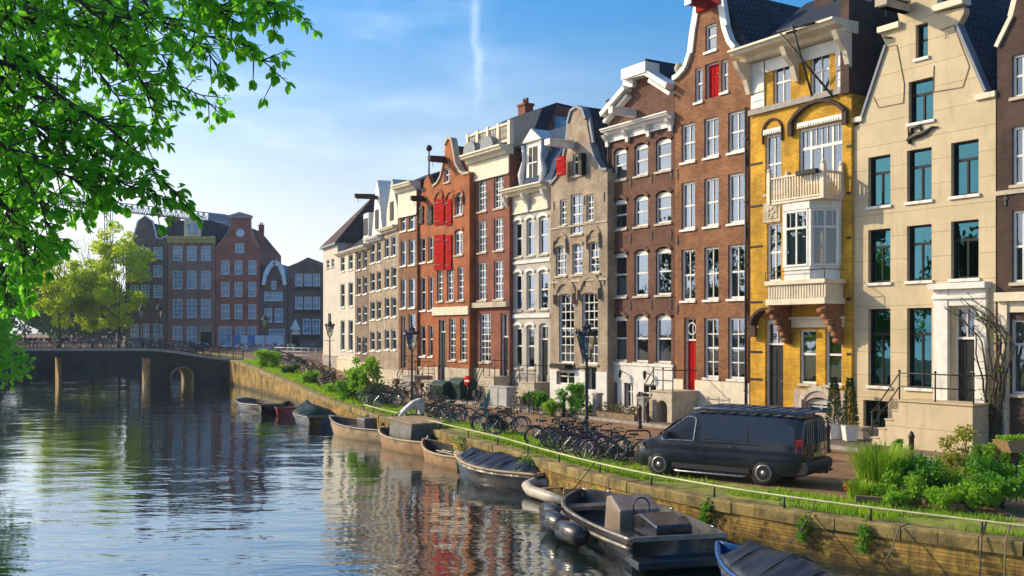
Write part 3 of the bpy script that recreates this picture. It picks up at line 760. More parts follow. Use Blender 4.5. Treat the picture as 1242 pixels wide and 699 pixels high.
for P in (L, Rr):
    q = [tri(h, *p) for p in P]
    m = MB()
    for i in range(len(q) - 1): m.bar((q[i][0], -.008, q[i][1]), (q[i + 1][0], -.008, q[i + 1][1]), .016, .035)
    h.part('gable_moulding', m, plain('moulding_brown', (.20, .15, .09), .9))
# black scroll emblem between the windows
m = MB(); zc, uc = h.z(1103, 166), h.u(1101)
m.tube([(uc, -.05, zc - .12), (uc + .35, -.06, zc - .02), (uc + .7, -.06, zc + .02), (uc + 1.0, -.06, zc + .16), (uc + 1.25, -.05, zc + .14)], [.05, .11, .09, .05, .012], 8); m.tube([(uc + .2, -.05, zc), (uc + .2, -.05, zc + .28), (uc + .5, -.05, zc + .3), (uc + .6, -.05, zc + .1)], [.05, .07, .06, .02], 8)
m.tube([(uc + .05, -.05, zc + .3), (uc + .12, -.05, zc - .25)], [.02, .07], 8); h.part('scroll_emblem', m, 'iron')
m = MB(); m.tube([(h.u(1074), -.06, h.z(1074, 46)), (h.u(1083), -.06, h.z(1083, 46))], .03, 6); h.part('wall_anchor', m, 'iron')
h.done(ridge=h.z(1135, -48), plinth=.55, plinth_mat='greystone')

# --- yellow brick house with oriel and balcony
h = House('yellow brick house with white bay window, balcony and bracketed eaves', 910, 1033, [(910, 66), (1033, 26)], M['b_yellow'], off=.12)
zc = h.z(950, 40, 1.1)
h.top = [(.012, zc - .1), (h.W - .012, zc - .1)]; h.eave = zc - .12
h.win(937.5, 959, 75, 129, style='sash', curtain='full'); h.win(982.5, 1006, 60, 117, style='sash', curtain='full')
h.win(928, 947.5, 165.5, 236, style='sash', curtain='half', sill='stone'); h.win(930, 947.5, 272, 342, style='sash', curtain='drapes')
h.win(969, 1021.5, 158, 226, style='trio', curtain='drapes', sill=None)
h.grid([(970, 990), (1001, 1021)], [(400, 465)], style='sash0', curtain='yellow')
d = h.door(928, 950, 418, 492, 'black_paint', 384, 'black double door under arched brick hood', panels=2, arch=.25)
h.grid([(978, 1010)], [(481, 500)], style='pair', curtain=None, arch=.2, sill=None, frame='grey_paint')
# cornice with deep brackets, panels and gutter
h.cornice(zc, .42, 1.15, 'cream_paint', 3, -.12, h.W + .1, 1.25)
m = MB(); zs = h.z(915, 137)
for a, b in ((912, 928), (1015, 1032)):
    u0, u1 = h.u(a), h.u(b); m.box(u0, u1, -.06, -.003, zs + .15, zc - 1.7); m.box(u0 + .1, u1 - .1, -.09, -.062, zs + .45, zc - 2.0); m.box(u0, u1, -.08, -.002, zc - 1.66, zc - .45)
m.box(h.u(929), h.u(1014), -.05, -.004, zc - .95, zc - .45)
h.part('pilaster_panel', m, 'white'); h.band(zs, .22, .14, 'greystone')
for py, hh in ((251, .09), (300, .09), (367, .09), (460, .09), (427, .09), (200, .09)): [h.part('brick_band', MB().box(a, b, -.012, -.002, h.z(912, py) - hh / 2, h.z(912, py) + hh / 2), 'black_paint') for a, b in ((.02, h.u(925)), (h.u(1027), h.W - .02))]
def segarch(x0, x1, yspring, rise, w, d, mat, nm):
    u0, u1, z0 = h.u(x0), h.u(x1), h.z(x0, yspring); m = MB()
    P = arch_hole(u0, u1, z0, z0 + rise, rise * .98)[1:-1]
    P = [(u0, z0 - .5)] + P + [(u1, z0 - .5)]
    for i in range(len(P) - 1): m.bar((P[i][0], -d / 2 - .003, P[i][1]), (P[i + 1][0], -d / 2 - .003, P[i + 1][1]), d, w)
    return h.part(nm, m, mat)
segarch(961, 1027, 150, .62, .13, .2, 'b_dark', 'arch_hood'); segarch(926, 949, 160, .42, .08, .06, 'b_dark', 'arch_hood'); segarch(917, 955, 394, .62, .12, .4, 'b_dark', 'arch_hood')
for x0, x1, y in ((928, 947.5, 165), (969, 1021.5, 157)):
    m = MB()                 # white dentil heads over the first-floor windows
    u0, u1, z = h.u(x0), h.u(x1), h.z(x0, y); m.box(u0 - .04, u1 + .04, -.07, -.003, z + .01, z + .22)
    for i in range(int((u1 - u0) / .12)): m.box(u0 + .12 * i, u0 + .12 * i + .06, -.1, -.072, z + .01, z + .1)
    h.part('dentil_head', m, 'white')
m = MB(); u0, u1 = h.u(926.5), h.u(947); z0, z1 = h.z(926.5, 271), h.z(926.5, 247); m.box(u0, u1, -.04, -.003, z0, z1); m.box(u0 + .15, u1 - .15, -.07, -.042, z0 + .15, z1 - .15)
for k in range(5): m.ball(((u0 + u1) / 2 + .16 * cos(k * 1.26), -.07, (z0 + z1) / 2 + .16 * sin(k * 1.26)), .08, .04, .08)
h.part('relief_panel', m, 'stone')
# bay: solid base box on brackets, polygonal oriel, balcony on top
bu0, bu1 = h.u(953), h.W - .3; P = 1.1; zb0, zb1 = h.z(942, 370, P), h.z(942, 341, P)
m = MB(); m.box(bu0, bu1, -P, -.003, zb0, zb0 + .22); m.box(bu0 + .08, bu1 - .08, -P + .08, -.004, zb0 + .223, zb1 - .16); m.box(bu0 - .04, bu1 + .04, -P - .04, -.005, zb1 - .157, zb1)
n = int((bu1 - bu0) / .13)
for i in range(n): x = bu0 + .1 + .13 * i; m.box(x, x + .075, -P + .045, -P + .078, zb0 + .25, zb1 - .18)
bay = h.part('oriel_base', m, 'cream_paint')
for x in (bu0 + .18, bu1 - .2):
    m = MB(); pr = [(-.003, zb0 - 1.5), (-.16, zb0 - 1.45), (-.3, zb0 - 1.0), (-.62, zb0 - .55), (-P + .15, zb0 - .2), (-P + .1, zb0 - .004), (-.003, zb0 - .004)]; m.prism(pr, x - .13, x + .13, 'x')
    for i in range(6): t_ = i / 5; m.lathe([(.0, -.15), (.09, -.15), (.09, .15), (0, .15)], 8, Matrix.Translation((x, -.2 - .85 * t_ ** 1.3, zb0 - 1.35 + 1.1 * t_)) @ Matrix.Rotation(pi / 2, 4, 'Y'))
    h.part('oriel_bracket', m, 'b_brown')
oc = (bu0 + bu1) / 2; pl = [(oc - 1.22, -.003), (oc - .62, -.95), (oc + .62, -.95), (oc + 1.22, -.003)]; zo1 = h.z(955, 247, .9)
m = MB(); m.prism(pl, zb1 + .003, zb1 + .5, 'z'); m.prism([(p[0] * 1.0 + (p[0] - oc) * .06, p[1] * 1.06) for p in pl], zo1 - .3, zo1, 'z')
for i in range(4): x, y = pl[i]; m.box(x - .07, x + .07, y - .02 if i in (1, 2) else -.16, y + .12 if i in (1, 2) else -.006, zb1 + .503, zo1 - .303)
ori = h.part('oriel', m, 'white')
for i in range(3):
    A, B = Vector((*pl[i], 0)), Vector((*pl[i + 1], 0)); D = (B - A); L_ = D.length; D.normalize(); N = Vector((D.y, -D.x, 0)) * -.0
    Q = lambda t, z: A + D * t + Vector((0, 0, z))
    f = MB(); za, zz = zb1 + .51, zo1 - .31; zm = za + (zz - za) * .68
    for t in (.1, L_ - .1) + ((L_ / 2,) if True else ()): f.bar(Q(t, za), Q(t, zz), .07)
    for z in (za + .04, zm, zz - .04): f.bar(Q(.08, z), Q(L_ - .08, z), .08)
    for t in (.25, .75): f.bar(Q(L_ * t, zm), Q(L_ * t, zz), .025)
    wo = h.part('window', f, 'white', ori)
    g = MB(); g.quad(Q(.08, za), Q(L_ - .08, za), Q(L_ - .08, zz), Q(.08, zz)); h.part('pane', g, 'glass', wo)
    c = MB(); I = Vector((0, .16, 0)); c.quad(Q(.1, za) + I, Q(L_ - .1, za) + I, Q(L_ - .1, zz - .1) + I, Q(.1, zz - .1) + I); h.part('curtain', c, 'curtain', wo) if i < 2 else None
m = MB(); bz = zo1; q = [(oc - 1.32, -.05), (oc - 1.32, -1.02), (oc + 1.32, -1.02), (oc + 1.32, -.05)]
for i in range(3):
    A, B = Vector((*q[i], bz)), Vector((*q[i + 1], bz)); k = int((B - A).length / .13)
    m.bar(A + Vector((0, 0, 1.0)), B + Vector((0, 0, 1.0)), .1, .07); m.bar(A + Vector((0, 0, .14)), B + Vector((0, 0, .14)), .08, .06)
    for j in range(1, k): p = A.lerp(B, j / k); m.bar(p + Vector((0, 0, .17)), p + Vector((0, 0, .97)), .055)
for p in q: m.box(p[0] - .08, p[0] + .08, p[1] - .08, p[1] + .08, bz + .003, bz + 1.25); m.ball((p[0], p[1], bz + 1.32), .09)
m.box(oc - 1.36, oc + 1.36, -1.06, -.06, bz + .004, bz + .08); h.part('balcony', m, 'cream_paint')
m = MB(); m.box(oc + .25, oc + 1.2, -1.3, -1.1, bz + .92, bz + 1.08); bx = h.part('flower_box', m, 'black_paint')
m = MB(); b0 = h.u(955); zz = zb1 + .35
m.tube([(bu0, -P, zb1), (bu0, -P, zz), (bu1, -P, zz), (bu1, -.1, zz)], .018, 5); m.tube([(bu1, -P, zb1), (bu1, -P, zz)], .018, 5); h.part('window_bars', m, 'iron')
m = MB(); u0, u1 = h.u(963), h.u(1024); z = h.z(963, 398); m.box(u0 - .05, u1, -.1, -.003, z + .02, z + .32); m.box(u0 - .1, u1 + .05, -.2, -.002, z + .323, z + .42); h.part('lintel', m, 'cream_paint')
m = MB(); p0 = [(h.u(964), -.45), (h.u(964), h.z(964, 472)), (h.W - .25, h.z(964, 472)), (h.W - .25, -.45)]
slab(m, p0, [hh for hh in h.holes if max(p[1] for p in hh) < p0[1][1]], -.05, -.003); h.part('basement_front', m, plain('pinkish_stone', (.42, .33, .29), .8, .2, 3))
segarch(974, 1014, 484, .45, .2, .1, 'stone', 'arch_hood')
# black hoist frame hung under the eaves
m = MB(); uu, zz = h.u(990), zc - .5
for a, b in (((uu - .6, -1.3, zc - .05), (uu + .9, -.1, zc - 2.6)), ((uu + .1, -1.4, zc + .05), (uu - .1, -.1, zc - 2.4)), ((uu - .7, -1.35, zc + .02), (uu + 1.0, -1.2, zc - .05)), ((uu, -1.6, zc - .25), (uu + .2, .2, zc + .4))): m.tube([a, b], .045, 6)
h.part('hoist_frame', m, 'iron')
h.done(roof=[(-.1, zc + .004), (3.2, zc + 2.6), (7.5, zc + 2.6), (11, zc)], roofmat='slate')
h.chimney(h.u(950), 2.6, zc + 1.0, zc + 3.4, 1.0, 'b_dark')
m = MB(); m.box(h.W - .35, h.W + .04, -.2, 10, zc - 2.6, zc + .9); h.part('parapet', m, 'b_dark')

# --- brown brick house with the red door
h = House('orange brown brick house with neck gable and red front door', 818, 910, [(818, 97), (823, 94), (832, 84), (838, 66), (841, 40), (847, 5), (852, -16), (864, -26), (873, -14), (876, 8), (880, 34), (886, 52), (893, 60), (910, 64)], M['b_brown'], off=0.)
K = dict(style='sash', rv=.14, bw=.09, sill='white')
C3 = [(826.5, 843), (854, 871.5), (883, 903.5)]
h.grid(C3, [(152, 198), (222.5, 279), (303.5, 365)], curtain='half', **K)
h.grid(C3[1:], [(386, 458)], xr=854, curtain='drapes', style='sash6', rv=.14, bw=.09, sill='white')
h.win(855.5, 869, 32, 64, style='sash0', curtain='half', sill='white'); h.win(843, 852, 84, 125, style='sash0', curtain='half', sill='white'); h.win(874.5, 883, 74, 113, style='sash0', curtain='half', sill='white')
h.door(855, 872, 79, 121, 'red_paint', None, 'red loading door high in the gable')
h.door(829.5, 844, 413, 474, 'red_paint', 386, 'bright red front door with round light above')
m = MB(); m.ring(.26, .03, 16, 5, Matrix.Translation(((h.u(829.5) + h.u(844)) / 2, .14, h.z(829.5, 399)))); h.part('transom_ring', m, 'white')
t = h.top; m = MB()
for i in range(0, 12): m.bar((t[i][0], .02, t[i][1] + .05), (t[i + 1][0], .02, t[i + 1][1] + .05), .34, .22)
m.box(-.05, h.u(824), -.12, .3, t[0][1], t[0][1] + .18); h.part('coping', m, 'white'); m = MB(); m.lathe([(.12, 0), (.08, .1), (.18, .22), (.2, .36), (.12, .5), (.02, .56)], 10, Matrix.Translation((h.u(821), .1, t[0][1] + .18))); h.part('finial', m, 'stone')
u0 = h.u(846); m = MB(); zz = h.z(850, 12); uc = h.u(861); m.box(uc - .17, uc + .17, -1.2, .02, zz - .1, zz + .2); m.box(uc - .75, uc + .75, -.14, -.003, zz - .12, zz + .24); o = h.part('hoist_beam', m, plain('dark_red_beam', (.22, .012, .01), .8, .2, 3, spec=.1)); m = MB(); m.box(uc - .2, uc + .2, -1.26, -1.203, zz - .14, zz + .24); h.part('beam_end', m, 'white', o)
zp = h.z(843, 461); h.anchors([h.z(820, 212), h.z(820, 292), h.z(820, 376)], [h.u(822), h.u(906)])
h.stoop(h.u(824), h.u(848), h.z(829.5, 474), 1.55, 4, -1, 'stone', True, True)
m = MB(); m.box(h.u(808), h.u(815), -1.62, -1.6, 1.35, 1.95); h.part('notice_board', m, 'white')
h.done(ridge=h.z(870, -20), plinth=zp, plinth_mat='cream_paint'); h.downpipe(h.W - .18, h.z(908, 130), .3)

# --- dark red house with the raised pediment
h = House('dark red brick house with white pediment cornice and white basement', 737, 818, [(737, 141), (766, 108), (766, 96), (792, 90), (818, 106)], M['b_darkred'], off=0.)
C3 = [(744.6, 760), (769.5, 786), (795.5, 814)]
h.grid(C3, [(181.5, 219.5), (242, 279), (306, 360.5), (382, 438)], style='sash0', arch=.22, curtain='half', head='arch', sill='stone', frame='white')
zp = h.z(744, 440)
h.grid([(740, 750), (758, 769), (775, 797)], [(463, 492)], style='pair', curtain=None, sill=None)
h.cornice(h.z(738, 158), .3, .5, 'white', 4, br_h=.55, frieze=.25)
t = h.top; m = MB()
for i, j in ((0, 1), (1, 2), (2, 3), (3, 4)): m.bar((t[i][0], -.12, t[i][1] + .02), (t[j][0], -.12, t[j][1] + .02), .75, .24)
for i, j in ((0, 1), (3, 4)): m.bar((t[i][0], -.05, t[i][1] - .32), (t[j][0], -.05, t[j][1] - .32), .5, .16)
m.box(t[1][0] - .1, t[3][0] + .1, -.55, .3, t[2][1] - .1, t[2][1] + .4); h.part('pediment', m, 'white')
h.hoist((t[1][0] + t[3][0]) / 2 - .5, h.z(760, 142), 'white', 1.4); h.downpipe(.16, h.z(740, 170), .3); h.anchors([h.z(740, 227), h.z(740, 293), h.z(740, 372)], [h.u(765), h.u(790.5), h.W - .2])
for px in (760, 790): m = MB(); u = h.u(px); zz = h.z(744, 452); m.tube([(u, -.05, zz), (u, -.4, zz + .15)], .02, 5); m.lathe([(.05, -.32), (.1, 0), (.02, .1)], 6, Matrix.Translation((u, -.4, zz + .1))); h.part('wall_lantern', m, 'iron')
h.done(ridge=h.z(775, 70), plinth=zp, plinth_mat='white')

# --- tan brick house with the bell gable
h = House('tan brick house with tall bell gable and small red shutter', 668, 737, [(668, 224), (677, 214), (681, 206), (686, 180), (689, 150), (693, 135), (700, 130), (707, 133), (711, 145), (716, 175), (722, 192), (730, 206), (737, 206)], M['b_tan'], off=.45)
h.grid([(679, 687), (692, 706.5), (711, 720)], [(243, 274, {'skip': (1,)})], style='sash6', curtain=None); h.win(692, 706.5, 237, 285, style='sash6', curtain='half')
h.grid([(674, 687), (694, 706.5), (714, 727)], [(299, 335)], style='grid', curtain='half', head='arch')
h.grid([(678, 696), (706, 725)], [(357, 440)], style='grid', curtain=None, head='arch')
h.win(694.5, 706, 188, 214, style='pair', curtain=None)
segarch(674, 697, 358, .7, .3, .08, 'b_tan', 'brick_arch'); segarch(703, 728, 352, .7, .3, .08, 'b_tan', 'brick_arch')
segarch(673, 688, 297, .5, .2, .06, 'b_tan', 'brick_arch'); segarch(713, 728, 290, .5, .2, .06, 'b_tan', 'brick_arch')
shutter(h, h.u(682), h.u(693), h.z(685, 215), h.z(685, 191), 'red_paint', -.3); m = MB(); m.box(h.u(707), h.u(711), -.3, -.02, h.z(707, 213), h.z(707, 187)); h.part('shutter', m, 'black_paint')
h.hoist(h.u(695), h.z(695, 177), 'white', 1.5, .3); h.anchors([h.z(672, 250), h.z(672, 345)], [h.u(672), h.u(709), h.u(733)])
h.door(713, 724, 445, 472, 'black_paint', None); h.grid([(676, 698)], [(450, 466)], style='pair', curtain=None, sill=None)
h.band(h.z(670, 343), .1, .05); h.band(h.z(670, 278), .08, .04); h.done(ridge=h.z(702, 128), coping='zinc', plinth=h.z(670, 448), plinth_mat='white')
m = MB(); m.box(h.u(676), h.u(695), -.5, -.08, h.z(678, 446), h.z(678, 441)); h.part('flower_box', m, 'black_paint')

# --- narrow white house with the dormer
h = House('narrow white painted house with bracketed cornice and white dormer', 618, 668, [(618, 236), (668, 218)], M['b_white'], off=0.)
C3 = [(624, 633), (638.5, 648), (653.5, 664.5)]
h.grid(C3, [(268, 312.5), (330.6, 376.5)], style='sash0', arch=.15, curtain='half', head='arch'); h.grid(C3[:2], [(394.5, 446)], style='sash0', arch=.15, curtain=None, head='arch')
h.door(653.5, 664.5, 412, 464, 'black_paint', 392, arch=.15)
zc = h.z(618, 232); h.cornice(zc, .4, .7, 'cream_paint', 3, br_h=1.0, frieze=.9, bmat='white'); h.band(h.z(620, 320), .16, .07, 'white'); h.band(h.z(620, 384), .2, .08, 'white')
m = MB(); ud = h.W * .5; m.box(ud - .75, ud + .75, .25, 3, zc + .02, zc + 2.5); m.prism([(ud - 1.0, zc + 2.5), (ud, zc + 3.2), (ud + 1.0, zc + 2.5)], .1, 3); m.tube([(ud - .95, .2, zc + .1), (ud - 1.15, .2, zc + .8), (ud - .85, .2, zc + 1.6), (ud - .95, .2, zc + 2.4)], [.2, .22, .1, .14], 8); m.tube([(ud + .95, .2, zc + .1), (ud + 1.15, .2, zc + .8), (ud + .85, .2, zc + 1.6), (ud + .95, .2, zc + 2.4)], [.2, .22, .1, .14], 8)
dm = h.part('dormer', m, 'white'); m = MB(); m.quad((ud - .42, .235, zc + .5), (ud + .42, .235, zc + .5), (ud + .42, .235, zc + 2.2), (ud - .42, .235, zc + 2.2)); h.part('pane', m, 'black_paint', dm)
m = MB(); m.box(ud - .03, ud + .03, .2, .234, zc + .5, zc + 2.2); m.box(ud - .42, ud + .42, .205, .233, zc + 1.3, zc + 1.37); h.part('frame', m, 'white', dm)
h.stoop(h.u(648), h.u(667), h.z(653.5, 464), 1.0, 4, -1, 'stone')
h.done(roof=[(.02, zc + .01), (1.3, zc + 3.2), (8, zc + 3.6), (11, zc)], roofmat=plain('blue_slate', (.04, .07, .13), .85, .25, 5, spec=.15), plinth=h.z(620, 452), plinth_mat='greystone')

# --- red brick house with the balustrade
h = House('red brown brick house with roof balustrade above white cornice', 569.5, 618, [(569.5, 196), (618, 180)], M['b_red'], off=.25)
C2 = [(579.5, 590), (599, 610.5)]
h.grid(C2, [(218, 257.5), (269, 307), (319, 364.5)], style='grid', curtain='half'); h.win(582, 595, 380.5, 439, style='grid', curtain=None)
h.door(607, 616.5, 409, 457, 'black_paint', 380)
zc = h.z(570, 190); h.cornice(zc, .5, .7, 'cream_paint', 0, frieze=1.0); h.band(h.z(570, 371), .3, .25, 'stone')
m = MB(); u1 = h.W + .1
for z in (zc + .2, zc + 1.15): m.box(-.1, u1, -.1, .1, z, z + .13)
for i in range(5): x = -.1 + (u1 + .1) * i / 4; m.box(x - .13, x + .13, -.13, .13, zc + .02, zc + 1.36)
for i in range(26): x = (u1) * i / 25; m.tube([(x, 0, zc + .33), (x, 0, zc + .6), (x, 0, zc + .9), (x, 0, zc + 1.15)], [.05, .085, .045, .06], 6)
h.part('balustrade', m, 'cream_paint')
for x in (.9, 2.9): m = MB(); m.prism([(x - .7, zc + .05)] + [(x + .7 * cos(a), zc + .2 + .5 * sin(a)) for a in [pi - pi * i / 8 for i in range(9)]] + [(x + .7, zc + .05)], -.55, -.15); h.part('cresting', m, 'zinc')
m = MB(); rp = [(1.2, zc + .01), (2.2, zc + 2.3), (3.2, zc + 2.75), (5.2, zc + 2.6), (8.5, zc + 1.4), (11, zc + 1.), (11, zc + .01)]
h.done(roof=rp, roofmat='slate', plinth=h.z(572, 446), plinth_mat='stone')
m = MB(); m.box(h.W - .05, h.W + .25, 3.0, 4.6, zc + .3, zc + 1.9); dm = h.part('dormer', m, plain('blue_paint', (.16, .33, .50), .5)); m = MB(); m.box(h.W + .255, h.W + .27, 3.2, 4.4, zc + .5, zc + 1.7); h.part('pane', m, 'glass_far', dm)
m = MB(); m.prism([(3.2, zc + 2.6), (5.2, zc + 2.45), (8.5, zc + 1.3), (9.5, zc + 1.0), (9.5, zc), (2.0, zc)], h.W - .005, h.W + .03, 'x'); h.part('gable_wall', m, 'b_red')
h.chimney(.6, 3.6, zc + 2.5, zc + 3.3, .8); m = MB(); m.lathe([(.22, 0), (.22, 1.6), (.4, 1.62), (.4, 1.75), (.25, 1.78), (.25, 2.05), (.42, 2.1), (.42, 2.2)], 10, Matrix.Translation((h.W - .4, 7.5, zc + 1.3))); h.part('flue', m, 'zinc')
h.stoop(h.u(604), h.u(617.5), h.z(607, 457), 1.0, 4, -1, 'stone')

# --- orange house with red shutters
h = House('orange brick house with big red shutters and neck gable', 526, 569.5, [(526, 226), (531, 222), (535, 214), (539, 195), (540, 176), (544, 168), (548, 169), (550, 180), (553, 198), (557, 207), (562, 211), (569.5, 210)], M['b_orange'], off=.6)
h.win(538.8, 545, 205, 222, style='sash0', curtain=None)
for a, b, nm in ((528, 539.5, 0), (541.5, 548.5, 0)):
    for y0, y1 in ((243, 274), (286, 328)):
        shutter(h, h.u(a), h.u(b), h.z(a, y1), h.z(a, y0), 'red_paint')
h.grid([(551.5, 561)], [(234, 262), (279, 310)], style='pair', curtain=None, arch=.2, head='arch')
h.grid([(530, 537), (542, 550), (555, 562.5)], [(327, 366)], style='grid', curtain='half'); h.grid([(544.5, 552.5), (558, 566)], [(386, 437)], style='grid', curtain=None)
h.door(532, 540.5, 403, 462, 'green_paint', 388); h.band(h.z(527, 378), .5, .12, 'cream_paint'); h.hoist(h.u(541), h.z(538, 196), 'b_dark', 1.1, .22)
for i in (528, 541.5, 553): segarch(i, i + 9.5, 240, .35, .16, .07, 'b_orange', 'brick_arch')
h.stoop(h.u(529), h.u(543), h.z(532, 462), 1.0, 4, -1, 'stone')
h.done(ridge=h.z(548, 176), roofmat='rooftile', coping='stone', plinth=h.z(528, 445), plinth_mat='stone')

# --- narrow orange house
h = House('narrow orange brick house with dark hoist shutters at the top', 506, 526, [(506, 243), (511, 236), (515, 218), (519, 213), (522, 220), (526, 228)], M['b_orange'], off=0.)
h.grid([(509.5, 516), (519.5, 525)], [(289, 319), (336.5, 377), (394.5, 432)], style='sash0', curtain='half', sill='white')
for a in (507.5, 518.5): shutter(h, h.u(a), h.u(a + 6.5), h.z(a, 273), h.z(a, 251), 'black_paint')
h.hoist(h.u(515), h.z(513, 243), 'b_dark', .9, .16); h.done(ridge=h.z(517, 222), plinth=h.z(507, 445), plinth_mat='stone'); h.stoop(.4, 2.2, 1.1, 1.3, 3, -1, 'greystone')
# --- brown red house with the cream cornice
h = House('brown red brick house with plain cream cornice, narrow and flat topped', 483.5, 506, [(483.5, 240), (506, 230)], M['b_brown'], off=.15)
h.grid([(486, 492.5), (496, 503.5)], [(259.5, 281), (293, 323), (339, 374)], style='sash0', curtain='half', sill='white'); h.win(495.5, 504, 381, 418, style='sash0', curtain=None); h.door(486, 492, 405, 446, 'black_paint', 384)
zc = h.z(484, 226); h.cornice(zc, .5, .6, 'cream_paint', 0, frieze=1.6); h.done(roof=[(.02, zc), (2, zc + .9), (9, zc + 1.2), (11, zc)], roofmat='slate', plinth=h.z(486, 449), plinth_mat='stone')
m = MB(); m.box(1, 2.4, 1.2, 2.2, zc, zc + .5); m.tube([(1.6, 1.5, zc + .4), (1.6, 1.5, zc + 2.4)], .06); m.ball((1.6, 1.5, zc + 2.5), .22); h.part('chimney', m, 'iron')

# --- the farther houses, where the row bends
def small_house(label, a, b, wall, yt, rows, cols, gab=0, base=.9, roofmat='slate', **kw):
    h = House(label, a, b, [(a, yt), (b, yt - (b - a) * .33)], wall, row=ROWB)
    h.grid(cols, rows, style='sash0', curtain='half', sill='white', **kw)
    return h
h = small_house('tan house with double gabled attic between brown and grey fronts', 464.5, 483.5, M['b_tan'], 279, [(289.5, 313), (326, 350), (361.5, 385), (400, 424)], [(466.5, 472), (474.5, 480.5)])
zc = h.z(465, 279); h.cornice(zc, .35, .5, 'cream_paint'); m = MB(); m.prism([(.6, zc + .02), (.6, zc + 1.2), (h.W * .5, zc + 3.4), (h.W - .6, zc + 1.2), (h.W - .6, zc + .02)], .1, 4); d = h.part('dormer', m, 'cream_paint'); m = MB(); m.box(h.W * .5 - .4, h.W * .5 + .4, .04, .096, zc + .5, zc + 1.8); h.part('pane', m, 'black_paint', d)
h.done(roof=[(.02, zc), (2.5, zc + 2.5), (8, zc + 2.5), (11, zc)], roofmat='slate', plinth=1.1)
h = small_house('tan brick house with white triangular dormer and hoist beam', 447.5, 464.5, M['b_tan'], 290, [(296, 320), (331, 354), (366, 388), (402, 425)], [(449, 454.5), (457, 462)])
zc = h.z(448, 290); h.cornice(zc, .35, .5, 'white'); m = MB(); m.prism([(.4, zc + .02), (.9, zc + 1.4), (h.W * .5 - .5, zc + 3.4), (h.W * .5, zc + 4.2), (h.W * .5 + .5, zc + 3.4), (h.W - .9, zc + 1.4), (h.W - .4, zc + .02)], .1, 4); d = h.part('dormer', m, 'white'); h.hoist(h.W * .5, zc + 2.9, 'b_dark', 1.5, .16)
m = MB(); m.box(h.W * .5 - .4, h.W * .5 + .4, .04, .096, zc + .6, zc + 2.0); h.part('pane', m, 'black_paint', d)
h.done(roof=[(.02, zc), (2.5, zc + 2.8), (8, zc + 2.8), (11, zc)], roofmat='darktile', plinth=1.1, plinth_mat='cream_paint')
h = small_house('grey tan house with small flat dormer near the white corner', 430.5, 447.5, M['b_greybrown'], 304, [(306, 328), (337, 358), (372, 392), (408, 428)], [(433, 437.5), (440.5, 445)])
zc = h.z(431, 302); h.cornice(zc, .3, .5, 'cream_paint'); m = MB(); m.box(h.W * .35, h.W * .7, .3, 3, zc + .02, zc + 2.6); d = h.part('dormer', m, 'white'); m = MB(); m.box(h.W * .35 + .2, h.W * .7 - .2, .25, .296, zc + .9, zc + 2.2); h.part('pane', m, 'black_paint', d); h.done(roof=[(.02, zc), (2.5, zc + 3.), (8, zc + 3.), (11, zc)], roofmat='slate', plinth=1.1, plinth_mat='cream_paint')
h = small_house('low white plastered house with wide windows beside the corner house', 409.5, 430.5, M['b_plaster'], 308, [(312, 330), (345, 373), (389, 425)], [(413, 418), (422.5, 428)])
zc = h.z(410, 308); h.cornice(zc, .25, .4, 'cream_paint'); h.done(roof=[(.02, zc), (3, zc + 2.0), (8, zc + 2.), (11, zc)], roofmat='slate', plinth=1., plinth_mat='cream_paint')
h = House('white plastered corner house with steep hipped roof', 392, 409.5, [(392, 300), (409.5, 294)], M['b_plaster'], row=ROWB, depth=13)
h.grid([(396, 399.5), (402, 405.5)], [(316, 326)], style='sash0', curtain=None); h.win(398, 401.5, 380, 404, style='sash0', curtain=None)
zc = h.eave; W_ = h.W; m = MB(); m.add([(-.2, -.25, zc), (W_ + .2, -.25, zc), (W_ + .2, 13, zc), (-.2, 13, zc), (W_ * .5, 4, zc + 4.6), (W_ * .5, 9, zc + 4.6)], [(0, 1, 4), (1, 2, 5, 4), (2, 3, 5), (3, 0, 4, 5), (0, 3, 2, 1)])
h.part('roof', m, plain('brown_slate_roof', (.085, .055, .05), .85, .3, 4, bump=.3, spec=.15)); m = MB(); m.box(-.21, W_ + .21, -.3, -.02, zc - .2, zc - .003); h.part('gutter', m, 'zinc')
h.done(plinth=.9, plinth_mat='greystone')

# ------------------------------------------------------------------ the houses behind the bridge
M['f_dark'] = brick('far_dark_brick', (.20, .135, .13), (.165, .12, .12), (.15, .13, .12), .3, .1)
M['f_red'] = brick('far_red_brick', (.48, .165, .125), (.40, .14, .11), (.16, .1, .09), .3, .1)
M['f_brown'] = brick('far_brown_brick', (.38, .22, .19), (.32, .19, .165), (.13, .1, .09), .3, .1)
M['blueframe'] = plain('pale_blue_frames', (.60, .74, .82), .5, .1)
GF = 'gabled houses behind the bridge'
kw = dict(row=ROWC, zb=1.6, depth=14, group=GF)
FW = dict(frame='blueframe', glass='glass_far', rv=.12, bw=.12, sill='greystone')
h = House('dark house with pale neck gable half hidden by the tree', 152, 203, [(152, 300), (156, 298), (163, 286), (168, 268), (176, 262), (184, 268), (189, 288), (194, 290), (203, 286)], M['f_dark'], **kw)
h.grid([(158, 168), (171, 181), (186, 197)], [(300, 314), (322, 336), (346, 361), (393, 418)], style='sash6', **FW); h.done(ridge=h.z(176, 268), coping='blueframe')
h.chimney(h.u(200), 3, h.z(200, 290), h.z(200, 262), 1.1)
h = House('brown brick house with mansard roof and yellow stone cornice', 203.5, 261, [(203.5, 293), (261, 293)], M['f_brown'], **kw)
C = [(209.5, 221), (226.5, 238.5), (243.5, 255.5)]
h.grid(C, [(298.5, 316.5), (328.5, 350.5), (363, 385.5)], style='sash6', **FW); h.grid(C[:2], [(396, 420)], style='sash6', **FW); h.door(242, 257, 402, 424, 'black_paint', 396)
